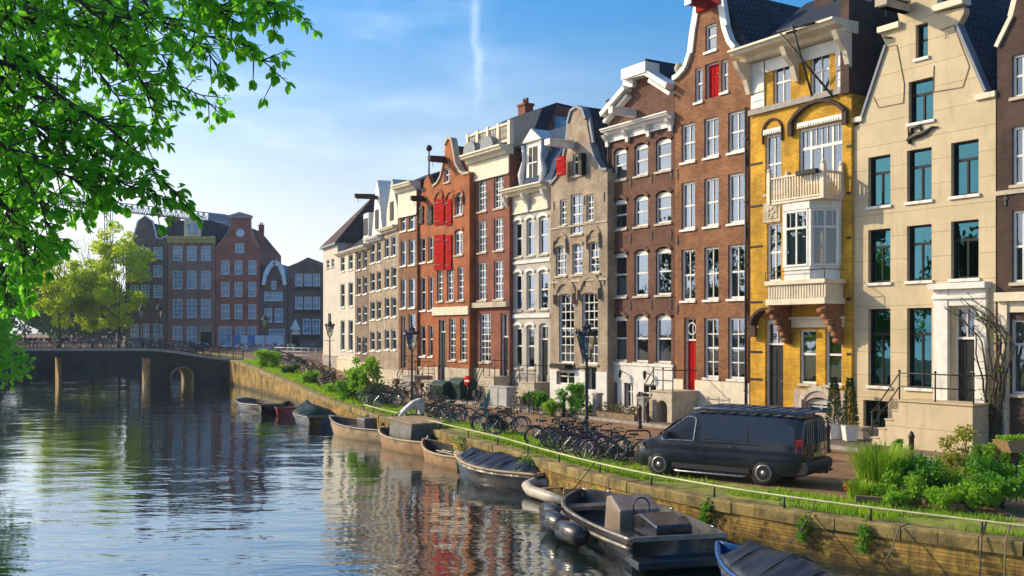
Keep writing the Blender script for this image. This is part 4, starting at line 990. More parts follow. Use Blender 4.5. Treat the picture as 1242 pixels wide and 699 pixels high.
zc = h.z(204, 287); h.cornice(zc, .9, .6, plain('yellow_stone', (.48, .42, .17), .7), 7, br_h=.3)
m = MB(); W_ = h.W; m.add([(.1, .3, zc), (W_ - .1, .3, zc), (W_ - .1, 12, zc), (.1, 12, zc), (1.0, 1.6, h.z(204, 266)), (W_ - 1.0, 1.6, h.z(204, 266)), (W_ - 1., 11, h.z(204, 266)), (1., 11, h.z(204, 266))], [(0, 1, 5, 4), (1, 2, 6, 5), (2, 3, 7, 6), (3, 0, 4, 7), (4, 5, 6, 7)]); h.part('roof', m, 'slate')
m = MB(); a, b = h.u(223), h.u(243); m.prism([(a, zc), (a, h.z(204, 267)), ((a + b) / 2, h.z(204, 262)), (b, h.z(204, 267)), (b, zc)], .1, 3); d = h.part('dormer', m, 'cream_paint'); m = MB(); m.box(a + .5, b - .5, .06, .096, zc + .3, zc + 1.9); h.part('pane', m, 'glass_far', d); m = MB(); m.box((a + b) / 2 - .06, (a + b) / 2 + .06, .02, .058, zc + .3, zc + 1.9); h.part('frame', m, 'white', d); h.done()
h.chimney(.3, 3, zc, h.z(204, 262), 1.)
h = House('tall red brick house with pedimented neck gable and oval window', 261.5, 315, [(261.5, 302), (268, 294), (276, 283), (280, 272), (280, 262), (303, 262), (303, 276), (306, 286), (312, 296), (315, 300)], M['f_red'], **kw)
C = [(268, 278.5), (284.5, 294), (301, 311)]
h.grid(C, [(316, 333), (342, 360), (369, 387)], style='sash', **FW); h.win(285, 296, 295, 307, style='pair', **FW); h.grid([(265, 281), (285.5, 297), (300, 311)], [(396, 420)], style='T', **FW)
m = MB(); u0, u1 = h.u(278), h.u(305); z = h.z(280, 262); m.prism([(u0 - .2, z), ((u0 + u1) / 2, z + .55), (u1 + .2, z)], -.35, .4); m.box(u0 - .1, u1 + .1, -.3, .35, z - .35, z - .004); h.part('pediment', m, 'greystone')
m = MB(); mt = Matrix.Translation(((u0 + u1) / 2, -.02, h.z(280, 283))); m.ring(.5, .14, 18, 6, mt); m.add([(.45 * cos(i * pi / 6), .0, .5 * sin(i * pi / 6)) for i in range(12)], [tuple(range(12))], False, mt); h.part('oval_window', m, 'blueframe'); h.done(ridge=h.z(280, 270), roofmat='rooftile', coping='greystone'); h.chimney(h.u(312), 2.5, h.z(312, 300), h.z(312, 272), .7)
h = House('small dark house with white scrolled bell gable', 315.5, 349, [(315.5, 350), (320, 346), (322, 334), (327, 324), (333, 318), (340, 322), (344, 332), (346, 346), (349, 352)], M['f_dark'], **kw)
h.win(320, 343, 354, 365, style='pair', **FW); h.grid([(321, 330), (333, 343)], [(374, 391)], style='sash', **FW); h.win(326, 345, 399, 418, style='T', **FW); h.win(329, 335, 341, 351, style='sash0', **FW)
m = MB(); t = h.top
for i in range(1, len(t) - 2): m.bar((t[i][0], -.05, t[i][1]), (t[i + 1][0], -.05, t[i + 1][1]), .5, .7)
h.part('gable_scrolls', m, 'blueframe'); h.done(ridge=h.z(333, 318), roofmat='zinc')
h = House('dark brown house with flower boxes under its windows', 349.5, 396, [(349.5, 324), (372, 315), (396, 324)], M['f_dark'], **kw)
C = [(358, 367), (369, 378), (379.5, 388)]
h.grid(C, [(332, 347), (360, 375)], style='sash', **FW); h.grid([(367, 377), (379, 388)], [(387, 405)], style='sash', **FW); h.door(353, 364, 399, 422, 'black_paint', None, arch=.8)
m = MB(); a, b = h.u(352), h.u(365); m.prism([(a, h.z(350, 400)), ((a + b) / 2, h.z(350, 387)), (b, h.z(350, 400))], -.25, -.004); h.part('door_hood', m, 'blueframe')
for y in (348, 377, 407): m = MB(); m.box(h.u(358), h.u(388), -.4, -.09, h.z(350, y + 3), h.z(350, y)); h.part('flower_box', m, 'green_paint')
h.done(ridge=h.z(370, 312), roofmat='slate', coping='greystone')
# ------------------------------------------------------------------ foliage helpers
def leaf_quad(mb, p, d, up, L, w):
    """one pointed leaf folded along its midrib"""
    d = d.normalized(); s = d.cross(up)
    s = s.normalized() if s.length > 1e-4 else Vector((1, 0, 0)); n = s.cross(d)
    a = p; b = p + d * L * .35 + s * w * .5 + n * w * .12; c = p + d * L * .72 + s * w * .42 + n * w * .1; t = p + d * L
    e = p + d * L * .35 - s * w * .5 + n * w * .12; f = p + d * L * .72 - s * w * .42 + n * w * .1
    o = len(mb.v); mb.v += [tuple(q) for q in (a, b, c, t, f, e)]; mb.f += [[o, o + 1, o + 2, o + 3], [o, o + 3, o + 4, o + 5]]; mb.sm += [False, False]
def rnd_dir(r=R):
    z = r.uniform(-1, 1); a = r.uniform(0, 2 * pi); q = sqrt(1 - z * z); return Vector((q * cos(a), q * sin(a), z))
def clumps(mb, blobs, n, L, w, r=R, droop=0., shell=.55):
    """leaves scattered through clumps: blobs = (centre, rx, ry, rz)"""
    tot = sum(b[1] * b[2] + b[1] * b[3] for b in blobs)
    for c, rx, ry, rz in blobs:
        for _ in range(int(n * (rx * ry + rx * rz) / tot)):
            d = rnd_dir(r); k = (shell + (1 - shell) * r.random()) * (r.random() ** .25) * r.uniform(.85, 1.12)
            p = Vector((c[0] + d.x * rx * k, c[1] + d.y * ry * k, c[2] + d.z * rz * k))
            q = (d * .5 + rnd_dir(r)); q.z -= droop
            s = r.uniform(.7, 1.25); leaf_quad(mb, p, q, rnd_dir(r), L * s, w * s)
def grow(mb, tips, p, d, L, rad, lvl, r, spread=.6, up=.15):
    """limbs: tapered tubes that fork; the ends are collected in tips"""
    pts = [p]; rs = [rad]; k = 4
    for i in range(k):
        d = (d + rnd_dir(r) * .16 + Vector((0, 0, up * .25))).normalized(); pts.append(pts[-1] + d * L / k); rs.append(rad * (1 - .42 * (i + 1) / k))
    mb.tube(pts, rs, 7 if lvl > 2 else 5, False)
    tips.append((pts[-1], lvl))
    if lvl <= 0: return
    for i in range(3 if lvl > 1 else 2):
        q = (d + rnd_dir(r) * spread + Vector((0, 0, up))).normalized()
        grow(mb, tips, pts[-1] if i else pts[-2], q, L * r.uniform(.62, .82), rs[-1] * .75, lvl - 1, r, spread, up)

M['leaf_hang'] = leafmat('chestnut_leaves', (.07, .28, .02), (.20, .52, .04), .7, (.36, 1.0, .06), .8)
M['leaf_far'] = leafmat('young_lime_leaves', (.20, .37, .006), (.45, .54, .012), .64, (.80, .96, .01), .25)
M['leaf_dark'] = leafmat('dark_tree_leaves', (.014, .07, .012), (.03, .13, .014), .45, (.06, .26, .02), .4)
M['leaf_bush'] = leafmat('bush_leaves', (.04, .18, .012), (.13, .33, .02), .4, (.2, .55, .02), 1.5)
M['leaf_bright'] = leafmat('fresh_shrub_leaves', (.14, .33, .015), (.27, .48, .03), .45, (.35, .65, .03), 1.5)
M['leaf_yellow'] = leafmat('yellow_green_leaves', (.22, .26, .03), (.36, .34, .04), .4, (.5, .5, .05), 2)
M['leaf_red'] = leafmat('red_orange_flowers', (.45, .10, .02), (.5, .05, .03), .3, None, 4)
M['conifer'] = leafmat('conifer_needles', (.02, .06, .02), (.05, .10, .03), .25, None, 3)
M['grass'] = leafmat('grass_blades', (.16, .34, .012), (.34, .50, .03), .4, (.4, .65, .03), 1.2)

def tree(label, base, hgt, crown, blobs, leaf, n, L, name='tree', seed=1, group=None, trunk_r=.22, lean=(0, 0), bare=0):
    r = random.Random(seed); root = empty(name, base, 0, label, 'tree', group)
    tm = MB(); tips = []
    top = Vector((lean[0], lean[1], crown)); tm.tube([(0, 0, -.3), top * .33 + Vector((.08, .05, 0)), top * .7, top], [trunk_r * 1.35, trunk_r, trunk_r * .85, trunk_r * .7], 9)
    for i in range(5): grow(tm, tips, top * r.uniform(.85, 1), (rnd_dir(r) + Vector((0, 0, 1.2))).normalized(), hgt * .2, trunk_r * .5, 3, r, .65, .25)
    tm.build('trunk', M['bark'], root)
    m = MB(); bl = [(Vector(b[0]), b[1], b[2], b[3]) for b in blobs]
    if not bl:
        for p, lv in tips:
            if lv <= 1: bl.append((p, hgt * .075 * r.uniform(.7, 1.4), hgt * .075 * r.uniform(.7, 1.4), hgt * .055 * r.uniform(.7, 1.3)))
    clumps(m, bl, n, L, L * .6, r); m.build('crown', M[leaf], root)
    if bare:
        b = MB(); t2 = []
        for i in range(bare): grow(b, t2, Vector((lean[0], lean[1], hgt * .55)) + rnd_dir(r) * .8, (rnd_dir(r) * .45 + Vector((0, 0, 1))).normalized(), hgt * .19, .07, 3, r, .45, .2)
        b.build('bare_twigs', M['bark'], root)
    return root

def auto_blobs(seed, hgt, rad, z0, z1, n=26, sq=.75):
    """uneven crown: clumps spread through an egg with gaps between"""
    r = random.Random(seed); out = []
    for _ in range(n):
        d = rnd_dir(r); k = r.uniform(.35, 1); zc = (z0 + z1) / 2
        c = Vector((d.x * rad * k, d.y * rad * k, zc + d.z * (z1 - z0) / 2 * k)); s = rad * r.uniform(.17, .36)
        out.append((c, s, s, s * sq))
    return out

# trees on the far bank behind the bridge, and the bushy tree over the water at the left
GT = 'fresh green trees behind the bridge'
for i, (px, Y, hh, rad, z0, lab) in enumerate(((72, 143, 16.2, 4.5, 2.4, 'yellow green tree at the left behind the bridge parapet'), (112, 146, 16.5, 3.6, 2.2, 'slim young green tree between two wider ones behind the bridge'),
                                             (144, 143, 18.2, 4.7, 2.0, 'tall bright green tree beside the dark gabled house'))):
    p = at(px, 400, Y); tree(lab, (p.x, p.y, 1.6), hh, 5, auto_blobs(20 + i, hh, rad, z0, hh - (2.2 if i < 2 else .2), 52), 'leaf_far', 9500, .34, seed=30 + i, group=GT, bare=7 if i < 2 else 3)
GB = 'dark trees along the opposite bank'
for i, (x, y, hh, rad, lab) in enumerate(((-23.6, 42, 9.0, 4.4, 'dark green bushy tree leaning over the water at the left edge'), (-62, 118, 12, 5, 'hazy dark tree behind the left end of the bridge'), (-78, 150, 14, 6, 'distant dark tree left of the young green trees'))):
    tree(lab, (x, y, .6 if i == 0 else 1.6), hh, 3.4, auto_blobs(50 + i, hh, rad, .6 if i == 0 else 2, hh, 44), 'leaf_hang' if i == 0 else 'leaf_dark', 9000 if i == 0 else 4200, .3 if i == 0 else .45, seed=60 + i, group=GB, lean=(.6, 0) if i == 0 else (0, 0))
for i, (x, y, hh) in enumerate(((-33, 46, 13.5), (-31, 34, 13), (-38, 58, 14), (-26, 12, 9.5), (-22, -3, 9.5), (-46, 72, 11), (-20, -16, 10), (-12, -32, 11))):
    tree('round dark tree of the opposite quay mirrored in the lower windows', (x, y, .3), hh, 3, auto_blobs(80 + i, hh, 5.4, 2.5, hh, 30), 'leaf_dark', 2200, .6, seed=90 + i, group='trees of the opposite quay')
for i, (px, Y, hh) in enumerate(((30, 240, 19), (60, 255, 15), (95, 240, 16), (130, 250, 15))):
    p = at(px, 400, Y); tree('far blue green tree seen low behind the bridge' , (p.x, p.y, 1.5), hh, 4, auto_blobs(110 + i, hh, 8, .3, hh, 46), 'leaf_dark', 4200, 1.0, seed=120 + i, group='far trees beyond the bridge')

# the tree whose branches hang into the picture from the upper left
def hanging_tree():
    r = random.Random(11); root = empty('chestnut_tree', (-12.2, 9.5, .2), 0, 'large overhanging tree with bright green leaves filling the upper left', 'tree')
    o = Vector(root.location); tm = MB(); tm.tube([(0, 0, -.4), (.15, .1, 2), (.3, .2, 4.2), (.6, .3, 6.2), (.9, .4, 8.5), (1.2, .4, 11)], [.5, .4, .36, .32, .24, .12], 12)
    lm = MB(); P = lambda px, py, Y: at(px, py, Y) - o
    paths = [
        [(-40, -70), (100, -25), (230, -5), (300, 0), (360, 14)], [(-40, -45), (110, 0), (230, 36), (292, 52), (334, 92)], [(-60, 0), (70, 40), (170, 88), (225, 106), (268, 134)],
        [(-60, 45), (50, 95), (125, 150), (178, 200), (222, 245)], [(-60, 95), (20, 130), (75, 185), (120, 212), (168, 228), (205, 243)], [(-60, 130), (10, 190), (50, 245), (68, 295)],
        [(-60, 190), (0, 240), (25, 290), (32, 335)], [(-60, -20), (120, 40), (170, 90), (188, 148)], [(90, -60), (170, -5), (215, 45), (250, 58), (270, 88)], [(-60, 60), (50, 118), (95, 132), (155, 165), (194, 160)],
        [(220, -60), (300, -15), (335, 14)], [(-60, 150), (20, 182), (85, 215), (132, 238)], [(-60, 230), (-10, 265), (20, 292), (58, 298)], [(-60, -90), (60, -40), (130, 20), (165, 60), (180, 110)],
        [(-60, 20), (30, 70), (70, 120), (110, 185), (150, 195)], [(-60, 100), (0, 150), (30, 205), (20, 260)], [(60, -80), (120, -20), (150, 40), (205, 75)], [(-60, 260), (-20, 300), (5, 330), (8, 370)],
        [(-60, -10), (20, 30), (90, 55), (140, 110), (150, 140)], [(-60, 80), (10, 100), (40, 150), (85, 165), (110, 160)], [(-60, 170), (-10, 205), (40, 225), (95, 250), (120, 242)], [(150, -80), (200, -30), (262, 8), (290, 30)],
        [(-60, -40), (30, 0), (60, 40), (120, 70)], [(-60, 40), (0, 60), (30, 110), (60, 140)], [(-60, 120), (-20, 140), (10, 165), (60, 190)], [(0, -80), (60, -30), (100, 10), (150, 20), (200, 22)],
        [(-60, -60), (0, -20), (30, 20), (40, 70)], [(-60, 10), (0, 20), (60, 20), (110, 30)], [(-60, 210), (-20, 230), (0, 250), (30, 262)], [(120, -70), (180, -30), (240, -10), (262, 20)]]
    def along(pts, n):
        out = []
        for i in range(n + 1):
            t = i / n * (len(pts) - 1); k = min(int(t), len(pts) - 2); out.append(pts[k].lerp(pts[k + 1], t - k))
        return out
    def cluster(p, d, k=5):
        """palmate spray of drooping leaves"""
        for j in range(k):
            q = (d * .7 + rnd_dir(r) * .75 + Vector((.12, 0, -.55))); L = r.uniform(.07, .128)
            leaf_quad(lm, p + rnd_dir(r) * .02, q, Vector((0, 0, 1)) + rnd_dir(r) * .5, L, L * r.uniform(.5, .62))
    for i, path in enumerate(paths):
        Y0 = r.uniform(8.6, 12.5); pts = [P(a, b, Y0 + r.uniform(-.5, .5)) for a, b in path]; pts = [Vector((1.2, .4, min(8.8, max(4.5, pts[0].z + 1)))).lerp(pts[0], .5)] + pts
        fine = along(pts, 26); n = len(fine); fine = [p + Vector((r.uniform(-.02, .02), r.uniform(-.03, .03), r.uniform(-.025, .025))) for p in fine]
        tm.tube(fine, [.03 * (1 - j / n) ** 1.3 + .005 for j in range(n)], 5, False)
        for j in range(4, n):
            d = (fine[j] - fine[j - 1]).normalized(); w = j / n
            if j == n - 1: cluster(fine[j], d, 6)
            for s in range(3 if w < .85 else 2):
                if r.random() < .82:
                    q = (d * .6 + rnd_dir(r) * .8 + Vector((0, 0, -.12))).normalized(); L = r.uniform(.12, .5) * (1.25 - .7 * w); e = fine[j] + q * L * .6 + Vector((0, 0, -.02)); e2 = fine[j] + q * L + Vector((0, 0, -.10 * L))
                    tm.tube([fine[j], e, e2], [.008, .006, .004], 4, False); cluster(e2, (e2 - e).normalized(), r.choice((5, 6, 7, 8)))
                    if r.random() < .6: cluster(e, rnd_dir(r), 3)
    for i in range(70):                                                  # deeper sprays filling the crown behind
        u_, v_ = r.random(), r.random(); px = -40 + 330 * u_ * (1 - .55 * v_); py = -60 + 330 * v_
        if px > 150 and py > 130: continue
        q = P(px, py, r.uniform(12, 16)); e = q + rnd_dir(r) * .35; tm.tube([q, e], [.008, .004], 4, False)
        for k in range(3): cluster(q.lerp(e, k / 2), rnd_dir(r), 6)
    for i in range(5):                                                    # limbs of the crown outside the picture
        tips = []; grow(tm, tips, Vector((.9, .4, 7.5 + i * .6)), (Vector((cos(i * 2.1 + 2.2), sin(i * 2.1 + 2.2), .5))).normalized(), 2.6, .12, 2, r)
        for p, lv in tips:
            for k in range(22): cluster(p + rnd_dir(r) * r.uniform(.1, .8), rnd_dir(r), 5)
    tm.build('trunk', M['bark'], root); lm.build('crown', M['leaf_hang'], root)
hanging_tree()

# ------------------------------------------------------------------ street lamps
def lamp_proto():
    root = empty('street_lamp', (0, 0, 0), 0, 'x', 'street lamp', 'old street lamps with crowned lanterns')
    m = MB(); m.lathe([(.17, 0), (.17, .12), (.14, .16), (.15, .5), (.11, .58), (.13, .64), (.085, .72), (.07, 1.05), (.085, 1.08), (.06, 1.14), (.052, 2.7), (.07, 2.74), (.045, 2.8), (.045, 3.0), (.07, 3.04), (.03, 3.1)], 10)
    m.tube([(-.3, 0, 2.77), (.3, 0, 2.77)], .02, 6); m.ball((-.31, 0, 2.77), .04); m.ball((.31, 0, 2.77), .04); m.build('pole', M['iron'], root)
    m = MB(); a, b, z0, z1 = .15, .335, 3.12, 3.88
    for i in range(6):
        t = i * pi / 3 + .3; m.bar((a * cos(t), a * sin(t), z0), (b * cos(t), b * sin(t), z1), .022); t2 = t + pi / 3
        m.bar((a * cos(t), a * sin(t), z0), (a * cos(t2), a * sin(t2), z0), .02); m.bar((b * cos(t), b * sin(t), z1), (b * cos(t2), b * sin(t2), z1), .03)
        m.tube([(.05 * cos(t), .05 * sin(t), 3.05), (a * cos(t), a * sin(t), z0)], .01, 4)
    m.build('lantern_frame', M['iron'], root)
    m = MB(); k = [(a * .97 * cos(i * pi / 3 + .3), a * .97 * sin(i * pi / 3 + .3), z0) for i in range(6)] + [(b * .97 * cos(i * pi / 3 + .3), b * .97 * sin(i * pi / 3 + .3), z1) for i in range(6)]
    m.add(k, [(i, (i + 1) % 6, 6 + (i + 1) % 6, 6 + i) for i in range(6)]); m.build('lantern_glass', M['lampglass'], root)
    m = MB(); m.lathe([(.375, 3.89), (.36, 3.93), (.22, 4.03), (.16, 4.08), (.16, 4.15), (.21, 4.17), (.09, 4.26), (.04, 4.3), (.06, 4.34), (.015, 4.46)], 6, None, False, .3)
    for i in range(6):
        t = i * pi / 3 + .3; m.lathe([(.015, 3.9), (.065, 3.99), (.03, 4.08), (.002, 4.14)], 5, Matrix.Translation((.35 * cos(t), .35 * sin(t), 0)))
    m.build('lantern_cap', M['iron'], root); m = MB(); m.ball((0, 0, 3.55), .07, .07, .13); m.build('bulb', M['white'], root)
    return root
lp = lamp_proto(); first = True
for p, lab in ((gpt(711.5, 546), 'tall black lamp with crowned lantern among the bikes, nearest of the street lamps'), (gpt(499.5, 497.5), 'black street lamp beside the dark bikes in front of the orange houses'),
               (at(400, 458, 80), 'black street lamp before the white corner house'), (at(321.5, 440, 97), 'black street lamp standing at the right foot of the bridge'),
               (Vector((-35.9, 99.4, 2.3)), 'left one of the two street lamps close together on the bridge'), (Vector((-35.05, 101.6, 2.3)), 'right one of the two street lamps close together on the bridge')):
    o = lp if first else copy_tree(lp); first = False
    p = p.copy(); p.z = 2.36 if p.y > 98.5 else gz(p) + .004; o.location = p; o['label'] = lab; o.rotation_euler.z = R.uniform(0, 1)

# ------------------------------------------------------------------ bollards, signs, bins, hoarding, crane
bp = empty('bollard', (0, 0, 0), 0, 'x', 'bollard', 'brown iron bollards along the pavement')
MB().lathe([(.11, -.05), (.11, .1), (.085, .14), (.08, .78), (.1, .8), (.1, .86), (.075, .9), (.05, .97), (0.01, 1.0)], 10).build('post', plain('brown_iron', (.05, .022, .016), .5, .3, 5), bp)
first = True
for px, py, lab in ((785, 516, 'brown bollard before the stoop with the red door'), (684, 505, 'brown bollard left of the round bush at the tan house'), (600, 493, 'brown bollard beside the grey street cabinet'), (571, 488, 'brown bollard under the round red sign'),
                    (512, 481, 'brown bollard at the foot of the narrow orange house'), (1004, 549, 'brown bollard right behind the rear of the van'), (1105.5, 563, 'brown bollard by the plants before the cream house'), (776, 520, 'short brown bollard between the bikes and the van')):
    o = bp if first else copy_tree(bp); first = False; p = gpt(px, py); p.z = gz(p); o.location = p; o['label'] = lab
s = empty('traffic_sign', gpt(567.5, 489), -.9, 'round red traffic sign on a dark post beside the green containers', 'sign')
MB().tube([(0, 0, -.1), (0, 0, 1.25)], .03, 8).build('post', M['iron'], s); MB().lathe([(.0, -.012), (.3, -.012), (.3, .012), (0, .012)], 20, Matrix.Translation((0, -.05, 1.25)) @ Matrix.Rotation(pi / 2, 4, 'X')).build('disc', M['red_paint'], s)
MB().box(-.22, .22, -.075, -.064, 1.2, 1.3).build('disc_bar', M['white'], s)
for px, py, w, hgt, lab in ((561, 487, 1.5, 1.35, 'dark green glass container beside the orange house steps'), (540, 486, 1.6, 1.15, 'low dark green container to the left of the taller one')):
    p = gpt(px, py); c = empty('container', (p.x, p.y, gz(p)), atan2(EX.y, EX.x), lab, 'container')
    m = MB(); m.prism([(-.55, .06), (-.6, hgt * .82), (-.3, hgt), (.3, hgt), (.6, hgt * .82), (.55, .06)], -w / 2, w / 2, 'x'); m.build('body', M['green_paint'], c, bevel=.03)
    m = MB(); m.box(-w / 2 + .2, w / 2 - .2, -.63, -.56, hgt * .6, hgt * .72); m.build('flap', M['black_paint'], c)
p = gpt(610, 494); c = empty('street_cabinet', (p.x, p.y, 0), atan2(EX.y, EX.x), 'pale grey street cabinet at the steps of the narrow white house', 'cabinet')
MB().box(-.85, .85, -.3, .3, .0, 1.05).build('body', M['grey_paint'], c, bevel=.02); MB().box(-.9, .9, -.34, .34, 1.052, 1.12).build('lid', M['grey_paint'], c); MB().box(-.02, .02, -.315, -.301, .1, 1.0).build('door_joint', M['black_paint'], c)
hd = empty('hoarding', (-37.5, 138, 1.55), 0, 'blue and white site hoarding under the red gabled house', 'hoarding')
mb_ = plain('hoarding_blue', (.06, .20, .50), .5, .15, 1); mw_ = plain('hoarding_pale_blue', (.42, .55, .70), .5, .1, 1)
for i in range(7): MB().box(i * .95, i * .95 + .93, -.03, .03, .1, 2.0).build('panel', mb_ if i in (0, 2) else mw_, hd)
m = MB()
for i in range(8): m.bar((i * .95, .05, -.1), (i * .95, .05, 2.1), .08)
m.build('frame', M['grey_paint'], hd)
cr = empty('tower_crane', at(128, 420, 300), 0, 'long lattice crane jib reaching over the roofs at the left', 'crane'); c0 = Vector(cr.location); A = at(50, 246, 300) - c0; B = at(277, 271, 300) - c0
m = MB(); n = 34; up = Vector((0, 0, 2.4)); sd = Vector((0, 1.4, 0)); jm = plain('crane_steel', (.36, .40, .46), .5, .15, .5)
for i in range(n):
    a, b = A.lerp(B, i / n), A.lerp(B, (i + 1) / n); t = a.lerp(b, .5) + up
    for q in (sd, -sd): m.tube([a + q, t], .12, 4); m.tube([t, b + q], .12, 4); m.tube([a + q, b + q], .17, 4)
    if i < n - 1: m.tube([t, t + (b - a)], .17, 4)
m.build('jib', jm, cr); m = MB(); k = (B - A).normalized(); Q = A.lerp(B, .9); m.bar(Q + Vector((0, 0, .6)), B + k * 2 + Vector((0, 0, .6)), 2.5, 3.4); m.build('machinery_box', plain('crane_blue', (.05, .12, .25), .5), cr)
m = MB(); T = A.lerp(B, .36)
for q in ((-.9, -.9), (.9, -.9), (.9, .9), (-.9, .9)): m.tube([(q[0] + T.x, q[1] + T.y, -5), (q[0] + T.x, q[1] + T.y, T.z)], .15, 4)
for i in range(16): z = T.z * i / 16; m.tube([(T.x - .9, T.y - .9, z), (T.x + .9, T.y - .9, z + T.z / 16)], .1, 4); m.tube([(T.x + .9, T.y - .9, z), (T.x - .9, T.y - .9, z + T.z / 16)], .1, 4)
m.build('mast', jm, cr)
# street railing before the cross street
fr = empty('street_railing', at(333, 440, 104), 0, 'grey steel street railing near the foot of the bridge', 'railing'); fo = Vector(fr.location); fr.location.z = 1.4; e = at(392, 440, 96) - fo; e.z = 0
m = MB()
for k in (.35, .7, 1.05): m.tube([(0, 0, k), e + Vector((0, 0, k))], .035, 5)
for i in range(8): q = e * (i / 7); m.tube([q - Vector((0, 0, .3)), q + Vector((0, 0, 1.08))], .045, 5)
m.build('rails', M['grey_paint'], fr)

# ------------------------------------------------------------------ bicycles
M['bikepaint'] = plain('bike_paint', (.03, .03, .03), .4, .25, 6, objcol=True)
def bike_meshes():
    d = {}
    m = MB(); m.ring(.335, .022, 22, 6); d['tyre'] = m.mesh('tyre', M['rubber'])
    m = MB(); m.ring(.31, .012, 22, 5)
    for i in range(14): a = 2 * pi * i / 14; m.tube([(.02 * cos(a + .5), .02 * (-1) ** i, .02 * sin(a + .5)), (.305 * cos(a), 0, .305 * sin(a))], .0035, 3, False)
    m.tube([(0, -.06, 0), (0, .06, 0)], .025, 6); d['rim'] = m.mesh('rim', M['chrome'])
    m = MB(); bb, st, hd, hb, ra, fa = (.46, 0, .30), (.29, 0, .78), (.87, 0, .86), (.91, 0, .66), (0, 0, .355), (1.08, 0, .355)
    m.tube([bb, st], .017, 6); m.tube([hb, bb], .02, 6); m.tube([(.34, 0, .66), hd], .017, 6); m.tube([hd, hb], .021, 6)
    for s in (-.06, .06):
        m.tube([(.33, s * .3, .70), (0, s, .355)], .01, 5); m.tube([(.46, s * .4, .30), (0, s, .355)], .012, 5); m.tube([(.915, s * .4, .63), (.98, s, .5), (1.08, s, .355)], .013, 5)
    d['frame'] = m.mesh('frame', M['bikepaint'])
    for cx in (0, 1.08):
        m = MB(); pts = [(cx + .375 * cos(a), 0, .355 + .375 * sin(a)) for a in [radians(q) for q in (range(15, 200, 18) if cx == 0 else range(30, 190, 18))]]
        for i in range(len(pts) - 1): m.bar(pts[i], pts[i + 1], .045, .008)
        d['mudguard' if cx else 'rear_mudguard'] = m.mesh('mudguard', M['bikepaint'])
    m = MB(); m.prism([(.16, -.09), (.2, -.1), (.32, -.04), (.43, -.02), (.43, .02), (.32, .04), (.2, .1), (.16, .09)], .89, .94, 'z'); m.tube([(.29, 0, .77), (.265, 0, .9)], .013, 5); d['saddle'] = m.mesh('saddle', M['leather'])
    m = MB(); m.tube([(.87, 0, .86), (.845, 0, 1.02)], .013, 5); m.tube([(.62, -.29, 1.04), (.76, -.28, 1.07), (.86, -.14, 1.04), (.845, 0, 1.02), (.86, .14, 1.04), (.76, .28, 1.07), (.62, .29, 1.04)], .012, 5)
    for s in (-.28, .28): m.tube([(.6, s, 1.035), (.7, s, 1.055)], .02, 5)
    m.ball((.98, 0, .9), .05); d['handlebar'] = m.mesh('handlebar', M['iron'])
    m = MB()
    for s in (-.06, 0, .06): m.tube([(-.3, s, .745), (.24, s, .745)], .008, 4)
    for x in (-.3, -.1, .1): m.tube([(x, -.06, .745), (x, .06, .745)], .008, 4)
    for s in (-.07, .07): m.tube([(-.12, s, .74), (0, s, .36)], .008, 4)
    d['luggage_rack'] = m.mesh('luggage_rack', M['iron'])
    m = MB(); m.ring(.09, .008, 12, 4, Matrix.Translation((.46, .04, .3))); m.prism([(-.05, .3), (.5, .2), (.58, .3), (.5, .4), (0, .41)], .05, .065)
    m.bar((.46, .07, .3), (.5, .07, .14), .02); m.box(.45, .55, .07, .16, .12, .145); m.bar((.46, -.05, .3), (.42, -.05, .46), .02); m.box(.37, .47, -.15, -.05, .45, .475); m.tube([(.4, .05, .3), (.28, .22, 0)], .01, 4); d['chain_guard'] = m.mesh('chain_guard', M['iron'])
    m = MB(); m.box(.9, 1.22, -.18, .18, .78, .8); m.box(.9, .92, -.18, .18, .8, 1.02); m.box(1.2, 1.22, -.18, .18, .8, 1.02); m.box(.92, 1.2, -.18, -.16, .8, 1.02); m.box(.92, 1.2, .16, .18, .8, 1.02); d['crate'] = m.mesh('crate', M['wood'])
    m = MB(); m.box(-.32, .14, .09, .2, .42, .74); m.box(-.32, .14, -.2, -.09, .42, .74); m.box(-.3, .12, -.2, .2, .75, .78); d['saddle_bag'] = m.mesh('saddle_bag', M['black_paint'])
    m = MB(); m.prism([(-.25, .8), (-.33, 1.35), (-.25, 1.36), (-.14, .95), (.1, .95), (.1, .8)], -.16, .16); m.box(-.2, -.1, -.2, -.165, .45, .95); m.box(-.2, -.1, .165, .2, .45, .95); d['child_seat'] = m.mesh('child_seat', plain('teal_plastic', (.02, .20, .24), .45))
    return d
BMESH = bike_meshes()
def bike(extra=()):
    root = empty('bicycle', (0, 0, 0), 0, 'x', 'bicycle')
    def add(n, loc=(0, 0, 0), par=None, nm=None):
        o = bpy.data.objects.new(nm or n, BMESH[n]); COL.objects.link(o); o.parent = par or root; o.location = loc; return o
    for n in ('frame', 'mudguard', 'saddle', 'handlebar', 'luggage_rack', 'chain_guard') + tuple(extra): add(n)
    add('rear_mudguard')
    for x in (0, 1.08): w = add('tyre', (x, 0, .357), None, 'wheel'); add('rim', (0, 0, 0), w)
    return root
kinds = [bike(), bike(('crate',)), bike(('saddle_bag',)), bike(('child_seat',))]
used = set()
CLR = [(.02, .02, .022), (.02, .02, .022), (.03, .028, .026), (.02, .035, .06), (.05, .05, .055), (.03, .09, .16), (.10, .02, .06), (.16, .17, .18), (.02, .06, .05), (.26, .04, .03), (.24, .24, .23), (.04, .16, .10), (.02, .02, .02)]
